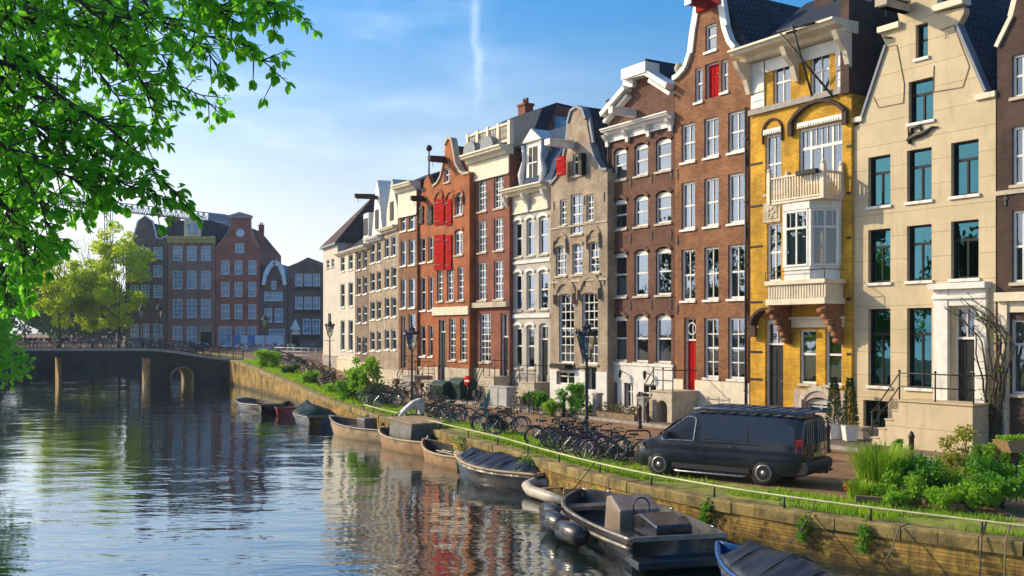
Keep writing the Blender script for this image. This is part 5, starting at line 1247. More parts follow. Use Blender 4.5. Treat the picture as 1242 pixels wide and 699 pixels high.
def put_bike(p, ang, k, label, group, clr=None, lean=None):
    o = kinds[k] if k not in used else copy_tree(kinds[k]); used.add(k)
    o.location = (p.x, p.y, p.z + .008); o.rotation_euler = (lean if lean is not None else R.choice((-1, 1)) * R.uniform(.08, .17), R.uniform(-.02, .02), ang)
    o['label'] = label; o['group'] = group; clr = clr or R.choice(CLR)
    for c in o.children: c.color = (*clr, 1)
def bunch(Y0, Y1, off, n, label, group, ang0=0., jig=.2, special=()):
    for i in range(n):
        Y = Y0 + (Y1 - Y0) * (i + R.uniform(-.3, .3)) / max(1, n - 1); q, nn = quay_at(Y); a = atan2(nn.y, nn.x) + ang0 + R.uniform(-jig, jig) + (pi if R.random() < .45 else 0)
        p = on_quay(Y, off + R.uniform(-.25, .25)); dv = Vector((cos(a), sin(a), 0)); p -= dv * .54
        lab, k, cl = label, R.choice((0, 0, 0, 1, 2)), None
        for j, l2, k2, c2 in special:
            if i == j: lab, k, cl = l2, k2, c2
        p.z = gz(p); put_bike(p, a, k, lab, group, cl)
bunch(30.4, 35.6, 1.75, 13, 'dark city bicycle parked in the dense row around the nearest street lamp', 'bicycles around the nearest lamp', -.35, .3,
      ((1, 'city bicycle with purple frame near the right end of the row by the van', 0, (.16, .02, .12)), (3, 'blue framed city bicycle leaning in the row around the nearest lamp', 0, (.03, .1, .3)), (12, 'pale grey bicycle at the left end of the row around the nearest lamp', 2, (.3, .31, .33))))
bunch(38.6, 40.6, 1.9, 4, 'dark bicycle in the small bunch between the lamp row and the teal child seat', 'bicycles in the small middle bunch', -.3, .4, ((2, 'black bicycle with wooden front crate in the small middle bunch', 1, (.02, .02, .02)),))
bunch(43.2, 47.6, 1.9, 6, 'dark bicycle on the grass beside the white cargo bicycle', 'bicycles beside the cargo bicycle', -.4, .35, ((0, 'bicycle with a teal child seat on its rack standing on the grass verge', 3, (.02, .12, .15)),))
bunch(53.4, 58.6, 1.7, 10, 'dark bicycle in the tight row left of the second street lamp', 'bicycles left of the second lamp', -.3, .3)
bunch(68, 76, 1.9, 9, 'dark bicycle parked near the lamp before the white corner house', 'bicycles before the white corner house', .3, .4)
bunch(78, 96, 3.4, 14, 'small dark bicycle parked along the quay near the foot of the bridge', 'bicycles at the foot of the bridge', .2, .4)
for i, (px, py) in enumerate(((468, 482), (478, 481), (487, 483), (527, 487), (520, 485), (630, 499), (641, 500), (584, 490), (578, 491), (495, 482))):
    p = gpt(px, py); put_bike(p, atan2(EX.y, EX.x) + R.uniform(-.5, .5) + (pi if i % 2 else 0), R.choice((0, 0, 1, 2)), 'dark bicycle leaning in front of the house steps', 'bicycles before the house steps', None)
# a light one-piece bicycle for the bridge, where a bicycle is a dozen pixels wide
m = MB()
for x in (0, 1.08): m.ring(.335, .022, 12, 4, Matrix.Translation((x, 0, .357)))
for a, b in (((.46, 0, .3), (.29, 0, .92)), ((.91, 0, .66), (.46, 0, .3)), ((.34, 0, .66), (.87, 0, .86)), ((.845, 0, 1.02), (1.08, 0, .355)), ((.33, 0, .7), (0, 0, .355)), ((.46, 0, .3), (0, 0, .355)), ((-.3, 0, .745), (.24, 0, .745)), ((.75, -.28, 1.05), (.75, .28, 1.05)), ((.845, 0, 1.02), (.75, 0, 1.05))): m.tube([a, b], .022, 4)
m.box(.16, .42, -.08, .08, .89, .95); m.box(.98, 1.24, -.17, .17, .8, 1.03)
lite = [m.mesh('bicycle', M['bikepaint'])]
for i in range(62):
    x = -51.5 + 22.5 * (i + R.uniform(-.4, .4)) / 61; front = R.random() < .75; y = 99.55 if front else 100.9
    o = bpy.data.objects.new('bicycle', lite[0]); COL.objects.link(o); o.location = (x, y + R.uniform(-.1, .1), deck_z(x) + .004); o.rotation_euler = (R.choice((-1, 1)) * R.uniform(.05, .2), 0, R.uniform(-.5, .5) + R.choice((0, pi)))
    o.color = (*[c * 1.6 + .01 for c in R.choice(CLR)], 1); tag(o, 'bicycle parked against the railing in the long line on the bridge', 'bicycle', 'bicycles along the bridge railing')
for i in range(16):
    p = at(288 + i * 5.5 + R.uniform(-2, 2), 430, 122 + R.uniform(0, 9)); o = bpy.data.objects.new('bicycle', lite[0]); COL.objects.link(o); o.location = (p.x, p.y, gz(p) + .06); o.rotation_euler = (.1, 0, R.uniform(0, 6)); o.color = (*[c * 1.6 + .02 for c in R.choice(CLR)], 1)
    tag(o, 'bicycle parked on the cross street beyond the bridge foot', 'bicycle', 'bicycles on the cross street')
# white cargo bicycle
p = gpt(533, 513); cg = empty('cargo_bicycle', (p.x, p.y, 0), radians(205), 'cargo bicycle with long white curved hood on the grass verge', 'cargo bicycle'); cm = MB()
for x, rr in ((-.1, .335), (1.75, .25)):
    m = MB(); m.ring(rr, .024, 20, 6); w = m.build('wheel', M['rubber'], cg, (x, 0, rr + .03)); m = MB(); m.ring(rr - .03, .012, 20, 5)
    for i in range(12): a = i * pi / 6; m.tube([(0, 0, 0), ((rr - .03) * cos(a), 0, (rr - .03) * sin(a))], .005, 3, False)
    m.build('rim', M['chrome'], w)
m = MB(); m.tube([(-.1, 0, .36), (.35, 0, .3), (.55, 0, .3), (1.4, 0, .22), (1.62, 0, .6), (1.75, 0, .28)], .028, 6); m.tube([(.35, 0, .3), (.18, 0, .85)], .02, 6); m.tube([(.55, 0, .3), (.7, 0, .95)], .022, 6); m.build('frame', M['iron'], cg)
m = MB(); m.prism([(.1, -.08), (.35, -.03), (.35, .03), (.1, .08)], .86, .92, 'z'); m.build('saddle', M['leather'], cg); m = MB(); m.tube([(.7, 0, .95), (.66, 0, 1.08), (.55, -.3, 1.1)], .014, 5); m.tube([(.66, 0, 1.08), (.55, .3, 1.1)], .014, 5); m.build('handlebar', M['iron'], cg)
m = MB(); pr = [(.78, .3), (.72, 1.0), (.9, 1.12), (1.25, 1.0), (1.62, .72), (1.92, .42), (1.95, .34), (1.8, .36), (1.5, .58), (1.2, .72), (.98, .62), (.95, .3)]; m.prism(pr, -.2, .2); m.build('hood', plain('worn_white_hood', (.48, .47, .43), .5, .2, 4, dirt=((.2, .17, .12), .7)), cg, bevel=.04)
m = MB(); m.box(.8, 1.5, -.26, .26, .24, .42); m.build('cargo_floor', M['black_paint'], cg)
# steel bike stand next to the van
p = gpt(757, 551); bs = empty('bike_stand', (p.x, p.y, 0), .2, 'dark bent tube bike stand in front of the van nose', 'bike stand'); MB().tube([(0, 0, -.1), (0, 0, .62), (.06, 0, .72), (.16, 0, .76), (.75, 0, .76), (.85, 0, .72), (.9, 0, .62), (.9, 0, -.1)], .03, 8).build('tube', M['iron'], bs)
# ------------------------------------------------------------------ the van
M['vanpaint'] = plain('dark_grey_metallic', (.011, .016, .03), .3, .15, .8, metal=.2, coat=.6, spec=.4)
M['plastic'] = plain('black_plastic', (.02, .02, .021), .6, .2, 8)
M['taillight'] = plain('red_tail_light', (.55, .012, .01), .18, .1, 4, coat=.6)
M['headlight'] = plain('clear_headlight', (.12, .12, .13), .12, .1, 4, coat=.8)
M['carglass'] = glass('dark_car_glass', (.16, .19, .2), .16, .0)
M['cabglass'] = glass('cab_glass', (.62, .68, .64), .12, .0)
def van():
    hd = Vector((-.80, .60, 0)).normalized(); root = empty('parked_van', (7.08, 27.35, .004), atan2(hd.y, hd.x), 'dark grey panel van with roof rack parked on the quay', 'van')
    root.scale = (.935, .95, .945)
    def wt(zt): return .95 - .2 * max(0., zt - .06 - 1.1)
    st = [(-1.12, 1.70, .90, .42), (-1.09, 1.84, .96, .36), (-1.0, 1.90, 1., .30), (-.5, 1.93, 1., .27), (0, 1.94, 1., .26), (.8, 1.945, 1., .26), (1.6, 1.945, 1., .26), (2.1, 1.93, 1., .26), (2.32, 1.895, 1., .26), (2.5, 1.80, 1., .26), (2.8, 1.60, 1., .26), (3.1, 1.38, 1., .26),
          (3.32, 1.215, .99, .26), (3.4, 1.17, .985, .26), (3.6, 1.12, .97, .26), (3.85, 1.04, .93, .25), (4.02, .95, .86, .25), (4.13, .83, .76, .26), (4.18, .70, .66, .30)]
    m = MB(); ring = []
    for x, zt, ws, zb in st:
        b = min(1.1, zt - .14); half = [(0, zb), (.84 * ws, zb), (.93 * ws, zb + .12), (.955 * ws, min(.62, b - .1)), (.96 * ws, min(.85, b - .05)), (.95 * ws, b), (wt(zt) * ws, zt - .07), (wt(zt) * ws - .06, zt - .022), (wt(zt) * ws * .7, zt + .004), (0, zt + .012)]
        ring.append([(x, y, z) for y, z in half] + [(x, -y, z) for y, z in half[-2:0:-1]])
    k = len(ring[0]); vs = [p for r_ in ring for p in r_]; n = len(ring)
    fs = [(i * k + j, i * k + (j + 1) % k, (i + 1) * k + (j + 1) % k, (i + 1) * k + j) for i in range(n - 1) for j in range(k)] + [tuple(range(k))[::-1], tuple(range((n - 1) * k, n * k))]
    m.add(vs, fs, True); body = m.build('body', M['vanpaint'], root, fixn=True)
    cut = MB()
    for x in (0, 3.275):
        for s in (-1, 1): cut.lathe([(.405, -.3), (.405, .3)], 28, Matrix.Translation((x, s * .92, .345)) @ Matrix.Rotation(pi / 2, 4, 'X'))
    fw = [(2.18, 1.14), (2.14, 1.70), (2.22, 1.76), (2.40, 1.755), (2.62, 1.62), (2.92, 1.40), (3.17, 1.16), (3.1, 1.13)]
    cut.prism(fw, -1.3, 1.3)                                          # the cab is open from side window to side window
    co = cut.build('cutter', None, fixn=True); md = body.modifiers.new('b', 'BOOLEAN'); md.object = co; md.operation = 'DIFFERENCE'; md.solver = 'EXACT'
    bpy.context.view_layer.update(); dg = bpy.context.evaluated_depsgraph_get(); me = bpy.data.meshes.new_from_object(body.evaluated_get(dg)); body.modifiers.clear(); body.data = me; bpy.data.objects.remove(co)
    me.polygons.foreach_set('use_smooth', [True] * len(me.polygons)); me.set_sharp_from_angle(angle=radians(32))
    if not me.materials: me.materials.append(M['vanpaint'])
    ys = lambda z: .95 - .2 * (z - 1.1) if z > 1.1 else .955
    def panel(pts, s, d=.006, t=.012):
        mb = MB(); a = [(x, s * (ys(z) + d), z) for x, z in pts]; b = [(x, s * (ys(z) - t), z) for x, z in pts]; q = len(pts)
        mb.add(a + b, [tuple(range(q)), tuple(range(q, 2 * q))[::-1]] + [(i, (i + 1) % q, q + (i + 1) % q, q + i) for i in range(q)]); return mb
    for s in (1, -1):
        c = sum(p[0] for p in fw) / len(fw), sum(p[1] for p in fw) / len(fw)
        out = [(c[0] + (x - c[0]) * 1.07, c[1] + (z - c[1]) * 1.10) for x, z in fw]
        sr = MB(); o_ = [Vector((x, s * (ys(z) + .002), z)) for x, z in out]; [sr.bar(o_[i], o_[(i + 1) % len(o_)], .03, .03) for i in range(len(o_))]; sr.build('window_surround', M['chrome'] if s > 0 else M['plastic'], root); gl = MB(); gl.add([(x, s * (ys(z) - .012), z) for x, z in fw], [tuple(range(len(fw)))]); gl.build('side_window', M['cabglass'], root); st_ = MB(); st_.prism([(2.22, 1.0), (2.2, 1.46), (2.3, 1.5), (2.34, 1.0)], s * .42 - .2, s * .42 + .2); st_.prism([(2.2, 1.5), (2.2, 1.66), (2.27, 1.68), (2.29, 1.52)], s * .42 - .11, s * .42 + .11); st_.build('seat', M['plastic'], root, bevel=.02)
        dr = panel([(x + .0, z) for x, z in [(2.02, .36), (2.02, 1.12), (2.06, 1.8), (2.075, 1.8), (2.035, 1.12), (2.035, .36)]], s, .004); dr.build('door_seam', M['rubber'], root)
        panel([(2.95, .5), (2.93, 1.0), (3.02, 1.10), (3.03, 1.09), (2.945, .99), (2.965, .5)], s, .004).build('door_seam', M['rubber'], root)
        panel([(.98, .38), (.98, 1.82), (.993, 1.82), (.993, .38)], s, .004).build('door_seam', M['rubber'], root)
        panel([(-.92, 1.13), (-.92, 1.155), (1.98, 1.155), (1.98, 1.13)], s, .006).build('slide_rail', M['plastic'], root)
        panel([(.5, 1.18), (.5, 1.7), (1.95, 1.72), (1.95, 1.18)], s, .004).build('side_panel', M['vanpaint'], root); panel([(-.9, 1.18), (-.84, 1.68), (.44, 1.7), (.44, 1.18)], s, .004).build('side_panel', M['vanpaint'], root)
        panel([(.42, .3), (.42, .44), (2.85, .44), (2.85, .3)], s, .012).build('side_moulding', M['plastic'], root)
        panel([(-.98, .74), (-.96, .94), (.4, .96), (.4, .945), (-.93, .92), (-.95, .73)], s, .003).build('crease', M['vanpaint'], root)
        for x in (2.12, .82): mb = MB(); mb.tube([(x, s * .965, 1.0), (x + .03, s * 1.0, 1.0), (x + .19, s * 1.0, 1.0), (x + .22, s * .965, 1.0)], .015, 6); mb.build('door_handle', M['vanpaint'], root)
        mb = MB(); mb.tube([(.5, s * .9, .23), (.62, s * .99, .21), (2.7, s * .99, .21), (2.82, s * .9, .23)], .028, 8); mb.build('step_tube', M['chrome'], root)
        mb = MB(); mb.box(2.86, 3.04, s * .97 if s > 0 else s * 1.18, s * 1.18 if s > 0 else s * .97, 1.12, 1.34); mb.build('wing_mirror', M['vanpaint'], root, bevel=.03)
        mb = MB(); mb.add([(-1.115, s * .90, .92), (-.93, s * .966, .92), (-.93, s * .962, 1.30), (-1.1, s * .905, 1.32), (-1.125, s * .72, .92), (-1.125, s * .74, 1.32), (-.95, s * .72, .92), (-.95, s * .74, 1.32)], [(0, 1, 2, 3), (4, 0, 3, 5), (3, 2, 7, 5), (0, 1, 6, 4), (1, 2, 7, 6), (4, 5, 7, 6)]); mb.build('tail_light', M['taillight'], root, bevel=.012)
        mb = MB(); mb.add([(3.74, s * .935, .78), (3.86, s * .925, .98), (4.05, s * .80, .90), (4.13, s * .68, .80), (3.95, s * .88, .74), (3.9, s * .7, .8)], [(0, 1, 2, 4), (4, 2, 3), (0, 1, 5), (1, 2, 5), (2, 3, 5)]); mb.build('headlight', M['headlight'], root)
        for x in (0, 3.275):
            mt = Matrix.Translation((0, 0, 0)); w = MB(); w.lathe([(.2, -.11), (.30, -.11), (.335, -.08), (.342, 0), (.335, .08), (.30, .11), (.2, .11)], 32, Matrix.Rotation(pi / 2, 4, 'X')); wo = w.build('wheel', M['rubber'], root, (x, s * .85, .345))
            rm = MB(); yy = s * .095
            rm.lathe([(.205, -.02), (.235, -.02), (.235, .02), (.205, .02), (.205, -.02)], 28, Matrix.Translation((0, yy, 0)) @ Matrix.Rotation(pi / 2, 4, 'X'), True, 0., False)
            for i in range(7):
                a = 2 * pi * i / 7; b = a + .22
                pts = [(.05 * cos(a - .5), .05 * sin(a - .5)), (.215 * cos(b - .09), .215 * sin(b - .09)), (.215 * cos(b + .17), .215 * sin(b + .17)), (.05 * cos(a + .3), .05 * sin(a + .3))]
                rm.prism(pts, yy - .012, yy + .012)
            rm.lathe([(.075, -.02), (.075, .02)], 14, Matrix.Translation((0, yy, 0)) @ Matrix.Rotation(pi / 2, 4, 'X')); rm.build('rim', plain('alloy', (.36, .36, .38), .35, .1, 6, metal=.5), wo)
            dk = MB(); dk.lathe([(0, -.015), (.21, -.015), (.21, .015), (0, .015)], 20, Matrix.Translation((0, s * .05, 0)) @ Matrix.Rotation(pi / 2, 4, 'X')); dk.build('brake_disc', M['iron'], wo)
            lin = MB(); lin.lathe([(.40, -.14), (.40, .14), (.1, .14)], 24, Matrix.Translation((x, s * .78, .345)) @ Matrix.Rotation(pi / 2 * (1 if s < 0 else -1), 4, 'X')); lin.build('arch_liner', M['plastic'], root)
    ws = MB(); ws.add([(2.36, .70, 1.875), (2.36, -.70, 1.875), (3.36, -.87, 1.205), (3.36, .87, 1.205), (2.85, .83, 1.58), (2.85, -.83, 1.58)], [(0, 1, 5, 4), (4, 5, 2, 3)]); ws.build('windscreen', M['black_paint'], root)
    rb = MB(); rb.prism([(-1.26, .46), (-1.28, .52), (-1.28, .66), (-1.2, .72), (-.95, .72), (-.95, .34), (-1.2, .36)], -.93, .93); rb.build('rear_bumper', M['plastic'], root, bevel=.03)
    tb = MB(); tb.box(-1.45, -1.2, -.45, .45, .40, .46); tb.tube([(-1.2, 0, .38), (-1.46, 0, .38), (-1.46, 0, .5)], .025, 6); tb.build('tow_step', M['iron'], root)
    for s in (1, -1):
        a = MB(); a.add([(-1.135, s * .06, 1.16), (-1.135, s * .80, 1.16), (-1.118, s * .76, 1.72), (-1.118, s * .06, 1.72), (-1.11, s * .06, 1.16), (-1.11, s * .80, 1.16), (-1.10, s * .76, 1.72), (-1.10, s * .06, 1.72)], [(0, 1, 2, 3), (0, 1, 5, 4), (1, 2, 6, 5), (2, 3, 7, 6), (3, 0, 4, 7)]); a.build('rear_window', M['black_paint'], root)
        w_ = MB()
        for i in range(4): x_ = s * (.16 + i * .16); w_.bar((-1.14, x_, 1.18), (-1.125, x_ + s * .02, 1.70), .012)
        w_.build('window_bars', M['grey_paint'], root)  # pale upright lines across each rear window
    a = MB(); a.box(-1.15, -1.13, -.01, .01, .74, 1.84); a.build('door_seam', M['rubber'], root); a = MB(); a.box(-1.17, -1.135, -.26, .26, .80, .91); a.build('number_plate', plain('yellow_plate', (.60, .42, .03), .5), root)
    fb = MB(); fb.prism([(4.0, .28), (4.2, .30), (4.25, .42), (4.25, .56), (4.19, .64), (4.05, .6)], -.74, .74); fb.build('front_bumper', M['plastic'], root, bevel=.04); g = MB()
    for z in (.66, .71, .76): g.box(4.10, 4.2, -.5, .5, z, z + .03)
    g.build('grille', M['plastic'], root)
    rk = MB()
    for s in (-.78, .78): rk.tube([(-1.18, s, 2.0), (1.95, s, 2.04), (2.2, s, 2.0)], .055, 8)
    for i in range(10): x = -1.1 + 3.1 * i / 9; rk.box(x, x + .12, -.76, .76, 1.99 + .016 * i / 3, 2.035 + .016 * i / 3)
    for x in (-.8, .6, 1.8):
        for s in (-.72, .72): rk.bar((x, s, 1.9), (x, s, 2.0), .06)
    rk.build('roof_rack', plain('rack_blue_grey', (.10, .13, .17), .45, .2, 3, metal=.4), root); a = MB(); a.tube([(1.0, .76, 2.1), (1.06, .76, 2.1), (1.12, .76, 2.13)], .02); a.build('rack_clamp', M['iron'], root)
van()

# ------------------------------------------------------------------ boats
M['hull_black'] = plain('black_hull', (.016, .015, .016), .3, .3, 2.5, coat=.3, dirt=((.10, .065, .03), .5))
M['hull_grey'] = plain('grey_hull', (.16, .155, .14), .5, .3, 2.5, dirt=((.07, .05, .035), .7))
M['hull_wood'] = plain('varnished_wood_hull', (.32, .165, .05), .45, .3, 3, dirt=((.06, .04, .02), .7), bump=.15)
M['hull_tan'] = plain('pale_worn_hull', (.42, .29, .15), .6, .3, 3, dirt=((.10, .065, .03), .8))
M['hull_red'] = plain('dark_red_hull', (.20, .022, .022), .4, .25, 3)
M['hull_blue'] = plain('blue_hull', (.012, .075, .24), .35, .3, 2, dirt=((.015, .03, .07), .6))
M['alu'] = plain('dull_aluminium', (.24, .215, .18), .35, .25, 2.5, metal=.6, dirt=((.12, .085, .045), .8))
M['deck_in'] = plain('dark_boat_floor', (.05, .045, .042), .7, .35, 3, dirt=((.18, .13, .08), .5))
M['tarp'] = plain('black_tarpaulin', (.016, .018, .024), .4, .3, 3, bump=.25, bscale=9)
M['rope'] = plain('rope', (.20, .16, .10), .9, .2, 9)
M['pvc'] = plain('grey_rubber_tube', (.42, .37, .29), .5, .15, 3, dirt=((.2, .15, .1), .5))
M['alu_in'] = plain('dark_aluminium_inside', (.075, .078, .085), .4, .3, 2.5, metal=.4, dirt=((.15, .11, .06), .6))
def boat(label, c, ang, L, B, Hs, hull, inner, rail, name='moored_boat', bow=.5, tr=.7, thw=(.3, .6), cover=None, fore=.0, group='boats moored along the quay wall', p=2.3):
    """x forward; origin at the waterline"""
    root = empty(name, (c[0], c[1], WATER), ang, label, 'boat', group)
    N = 22
    def hb(t): return B / 2 * ((tr + (1 - tr) * sin(pi / 2 * min(1, t / .42))) if t < .42 else max(.012, 1 - ((t - .42) / .58) ** p))
    def zs(t): return Hs * (1 + bow * max(0, t - .25) ** 2 * 1.6 + .12 * (1 - t) ** 2)
    def xx(t, k): return L * (t - .5) - (1 - k) * L * .07 * t ** 6 + k * 0
    m = MB(); vs = []
    prof = [(1., 1.), (.985, .62), (.93, .2), (.80, -.12), (.45, -.3), (0., -.36)]
    for i in range(N + 1):
        t = i / N; b, z = hb(t), zs(t)
        half = [(b * a, z * h_ if h_ > 0 else h_) for a, h_ in prof]
        sec = [(xx(t, max(0, h_ / z) if z else 0), y, h_) for y, h_ in half] + [(xx(t, max(0, h_ / z)), -y, h_) for y, h_ in half[-2::-1]]
        vs += sec
    k = len(prof) * 2 - 1; fs = [(i * k + j, i * k + j + 1, (i + 1) * k + j + 1, (i + 1) * k + j) for i in range(N) for j in range(k - 1)] + [tuple(range(k))]
    m.add(vs, fs, True); m.build('hull', M[hull], root)
    m = MB(); vs = []; fl = .06; w = .05
    for i in range(N + 1):
        t = i / N; b, z = max(.01, hb(t) - w), zs(t); bf = b * .82
        vs += [(xx(t, 1), hb(t), z + .001), (xx(t, 1) - .02 * t, b, z), (xx(t, 1) - .05 * t ** 4, b * .94, z * .5), (xx(t, .4), bf, fl), (xx(t, .4), -bf, fl), (xx(t, 1) - .05 * t ** 4, -b * .94, z * .5), (xx(t, 1) - .02 * t, -b, z), (xx(t, 1), -hb(t), z + .001)]
    m.add(vs, [(i * 8 + j, i * 8 + j + 1, (i + 1) * 8 + j + 1, (i + 1) * 8 + j) for i in range(N) for j in range(7)]); m.add([(xx(0, 1) + .06, hb(0) - .02, zs(0)), (xx(0, 1) + .06, -hb(0) + .02, zs(0)), (xx(0, 1) + .06, -hb(0) + .02, 0), (xx(0, 1) + .06, hb(0) - .02, 0)], [(0, 1, 2, 3)]); m.build('inner_shell', M[inner], root)
    m = MB()
    for s in (1, -1): m.tube([(xx(i / N, 1), s * (hb(i / N) + .005), zs(i / N) - .03) for i in range(N + 1)], .045, 6)
    m.bar((xx(0, 1), -hb(0), zs(0) - .02), (xx(0, 1), hb(0), zs(0) - .02), .08, .1); m.build('gunwale', M[rail], root)
    for t in thw:
        b = hb(t) - .05; x = L * (t - .5); z = zs(t) * .62; m = MB(); m.box(x - .16, x + .16, -b * .97, b * .97, z, z + .045); m.build('thwart', M['wood'], root)
    if fore:
        m = MB(); vs = []; t0 = 1 - fore; n = 8
        for i in range(n + 1): t = t0 + fore * i / n * .995; vs += [(xx(t, 1), hb(t), zs(t) + .012), (xx(t, 1), 0, zs(t) + .07), (xx(t, 1), -hb(t), zs(t) + .012)]
        m.add(vs, [(3 * i + j, 3 * i + j + 1, 3 * i + 4 + j, 3 * i + 3 + j) for i in range(n) for j in range(2)], True); x = xx(t0, 1); m.quad((x, hb(t0), zs(t0)), (x, -hb(t0), zs(t0)), (x, -hb(t0) * .9, .1), (x, hb(t0) * .9, .1)); m.build('foredeck', M[rail], root)
    if cover:
        a, b_, hh, mt = cover; r = random.Random(int(L * 100)); m = MB(); vs = []; n, q = 46, 18
        for i in range(n + 1):
            t = a + (b_ - a) * i / n; b = hb(t) + .03; z = zs(t); ridge = hh * (.72 + .28 * (1 - abs(((t * 2.6 + .2) % 1) * 2 - 1) ** .8)) * min(1, i / 5, (n - i) / 5 + .1)
            for j in range(q + 1):
                s = -1 + 2 * j / q; e = abs(s); zz = z + ridge * (1 - e ** 1.15) + (.07 * abs(((t * 9 + .6 * s * sin(9 * t) + .3 * sin(17 * t)) % 1) * 2 - 1) * (.35 + .65 * e) - .05 + .035 * abs(((t * 21 + 1.4 * s) % 1) * 2 - 1)) * (e < .95) * min(1, i / 3, (n - i) / 3) - (.14 if e > .99 else 0); vs.append((xx(t, 1), b * s * (1.02 if e > .99 else 1), zz))
        m.add(vs, [(i * (q + 1) + j, i * (q + 1) + j + 1, (i + 1) * (q + 1) + j + 1, (i + 1) * (q + 1) + j) for i in range(n) for j in range(q)], True); cv = m.build('cover', M[mt], root)
        for i in (7, 16, 26, 37): MB().tube([Vector(v_) + Vector((0, 0, .014)) for v_ in vs[i * (q + 1):(i + 1) * (q + 1)]], .012, 4).build('lashing', M['rope'], cv)
    return root, hb, zs
def outboard(root, x, z, s=1.):
    m = MB(); m.prism([(x - .42 * s, z + .05), (x - .45 * s, z + .4 * s), (x - .3 * s, z + .55 * s), (x - .05, z + .5 * s), (x - .02, z + .05)], -.17 * s, .17 * s); o = m.build('outboard_motor', M['hull_grey'], root, bevel=.04)
    m = MB(); m.box(x - .3 * s, x - .14 * s, -.05, .05, -.5, z + .045); m.box(x - .12, x + .03, -.1, .1, z - .2, z + .04); m.build('motor_leg', M['iron'], o)
def q_ang(Y): q, n = quay_at(Y); return atan2(n.x, -n.y)                    # pointing away from us along the quay
def qpos(Y, off): q, n = quay_at(Y); return (q - n * off).xy, atan2(n.x, -n.y)
def wp(px, py): return gpt(px, py, WATER)
c = wp(310, 499); b, hb, zs = boat('dark open boat closest to the bridge, with pale thwarts', c, radians(125), 5.6, 2.1, .55, 'hull_black', 'deck_in', 'hull_grey', thw=(.25, .5, .72), fore=.18)
c = wp(350, 501); boat('dark red rowing boat tucked behind the open dark boat', c, radians(100), 4.6, 1.6, .42, 'hull_red', 'deck_in', 'hull_red', thw=(.3, .62))
c = wp(380, 514); b, hb, zs = boat('black boat with a dark green folded cover, beside the shrubs', c, radians(112), 5.2, 2.1, .55, 'hull_black', 'deck_in', 'hull_grey', cover=(.22, .96, .5, 'green_paint'))
c = wp(443, 531); b, hb, zs = boat('long worn pale boat with a grey motor box, just beyond the wooden cabin boat', c, radians(131), 6.4, 2.0, .56, 'hull_tan', 'deck_in', 'hull_grey', bow=.6, thw=(.25, .5, .72))
m = MB(); m.box(-.5, .2, -.35, .35, .1, .95); m.build('motor_box', M['hull_grey'], b, bevel=.04)
c = wp(499, 546); b, hb, zs = boat('wooden boat with a small grey boxy cabin', c, radians(125), 5.6, 2.0, .55, 'hull_wood', 'deck_in', 'hull_tan', thw=(.2,), bow=.5)
m = MB(); m.prism([(-1.2, .15), (-1.35, 1.2), (.5, 1.35), (.7, .15)], -.74, .74); m.build('cabin', M['hull_grey'], b, bevel=.03); m = MB(); m.prism([(-1.45, 1.205), (-1.45, 1.26), (.6, 1.41), (.6, 1.36)], -.8, .8); m.build('cabin_roof', M['hull_tan'], b)
m = MB(); m.lathe([(.15, .4), (.2, .7), (.14, .95), (.05, .97)], 10, Matrix.Translation((-1.9, 0.2, -.1))); m.build('buoy', M['tarp'], b)
c = wp(546, 563); rb_, hb, zs = boat('small brown rowing boat between the cabin boat and the tarp covered boat', c, radians(122), 4.4, 1.6, .46, 'hull_wood', 'deck_in', 'hull_tan', thw=(.3, .62), bow=.8)
[MB().tube([(-1.5, y_, .40), (.9, y_ * .6, .44)], .022, 6).box(-1.95, -1.5, y_ - .06, y_ + .06, .385, .41).build('oar', M['stone'], rb_) for y_ in (-.2, .18)]
c = wp(609, 585); b, hb, zs = boat('dark sloop covered with a peaked black tarpaulin', c, radians(130), 5.2, 2.0, .55, 'hull_black', 'deck_in', 'hull_tan', cover=(.05, .9, .42, 'tarp'), thw=(), fore=.12)
# inflatable dinghy
c = wp(676, 606); d = empty('rubber_dinghy', (c.x, c.y, WATER), radians(118), 'pale grey inflatable dinghy tied ahead of the big aluminium boat', 'dinghy')
m = MB(); P_ = [(-1.5, .55, .2), (-.5, .6, .2), (.6, .58, .22), (1.15, .4, .28), (1.4, 0, .34), (1.15, -.4, .28), (.6, -.58, .22), (-.5, -.6, .2), (-1.5, -.55, .2)]; m.tube(P_, [.1, .17, .17, .17, .17, .17, .17, .17, .1], 10); m.build('tube', M['pvc'], d)
m = MB(); m.box(-1.2, 1.0, -.45, .45, .06, .1); m.build('floor', M['deck_in'], d); m = MB(); m.box(-1.22, -1.16, -.5, .5, .1, .5); m.build('transom', M['wood'], d); m = MB(); m.box(-.1, .15, -.5, .5, .34, .37); m.build('seat', M['wood'], d)
# big aluminium sloop
bw, sn = Vector((1.9, 28.1)), Vector((3.55, 21.7)); cc = (bw + sn) / 2; ang = atan2(bw.y - sn.y, bw.x - sn.x); L9 = (bw - sn).length
b, hb, zs = boat('big open aluminium sloop with black fenders along its side', cc, ang, L9, 2.5, .6, 'hull_black', 'alu_in', 'alu', bow=.22, tr=.86, thw=(), p=3.2)
m = MB()
for s in (1, -1): m.tube([(L9 * (i / 20 - .5), s * (hb(i / 20) + .03), zs(i / 20) - .22) for i in range(21)], .05, 6)
m.build('rub_rail', M['alu'], b)
x = L9 * (.40 - .5); m = MB(); m.prism([(x - .35, .1), (x - .4, .85), (x + .25, 1.12), (x + .55, 1.05), (x + .75, .1)], -.5, .5); co = m.build('console', plain('brown_grey_console', (.24, .18, .14), .5, .2, 3), b, bevel=.04)
m = MB(); m.ring(.2, .02, 16, 6, Matrix.Translation((x - .46, 0, .95)) @ Matrix.Rotation(pi / 2, 4, 'Z')); m.build('steering_wheel', M['iron'], co)
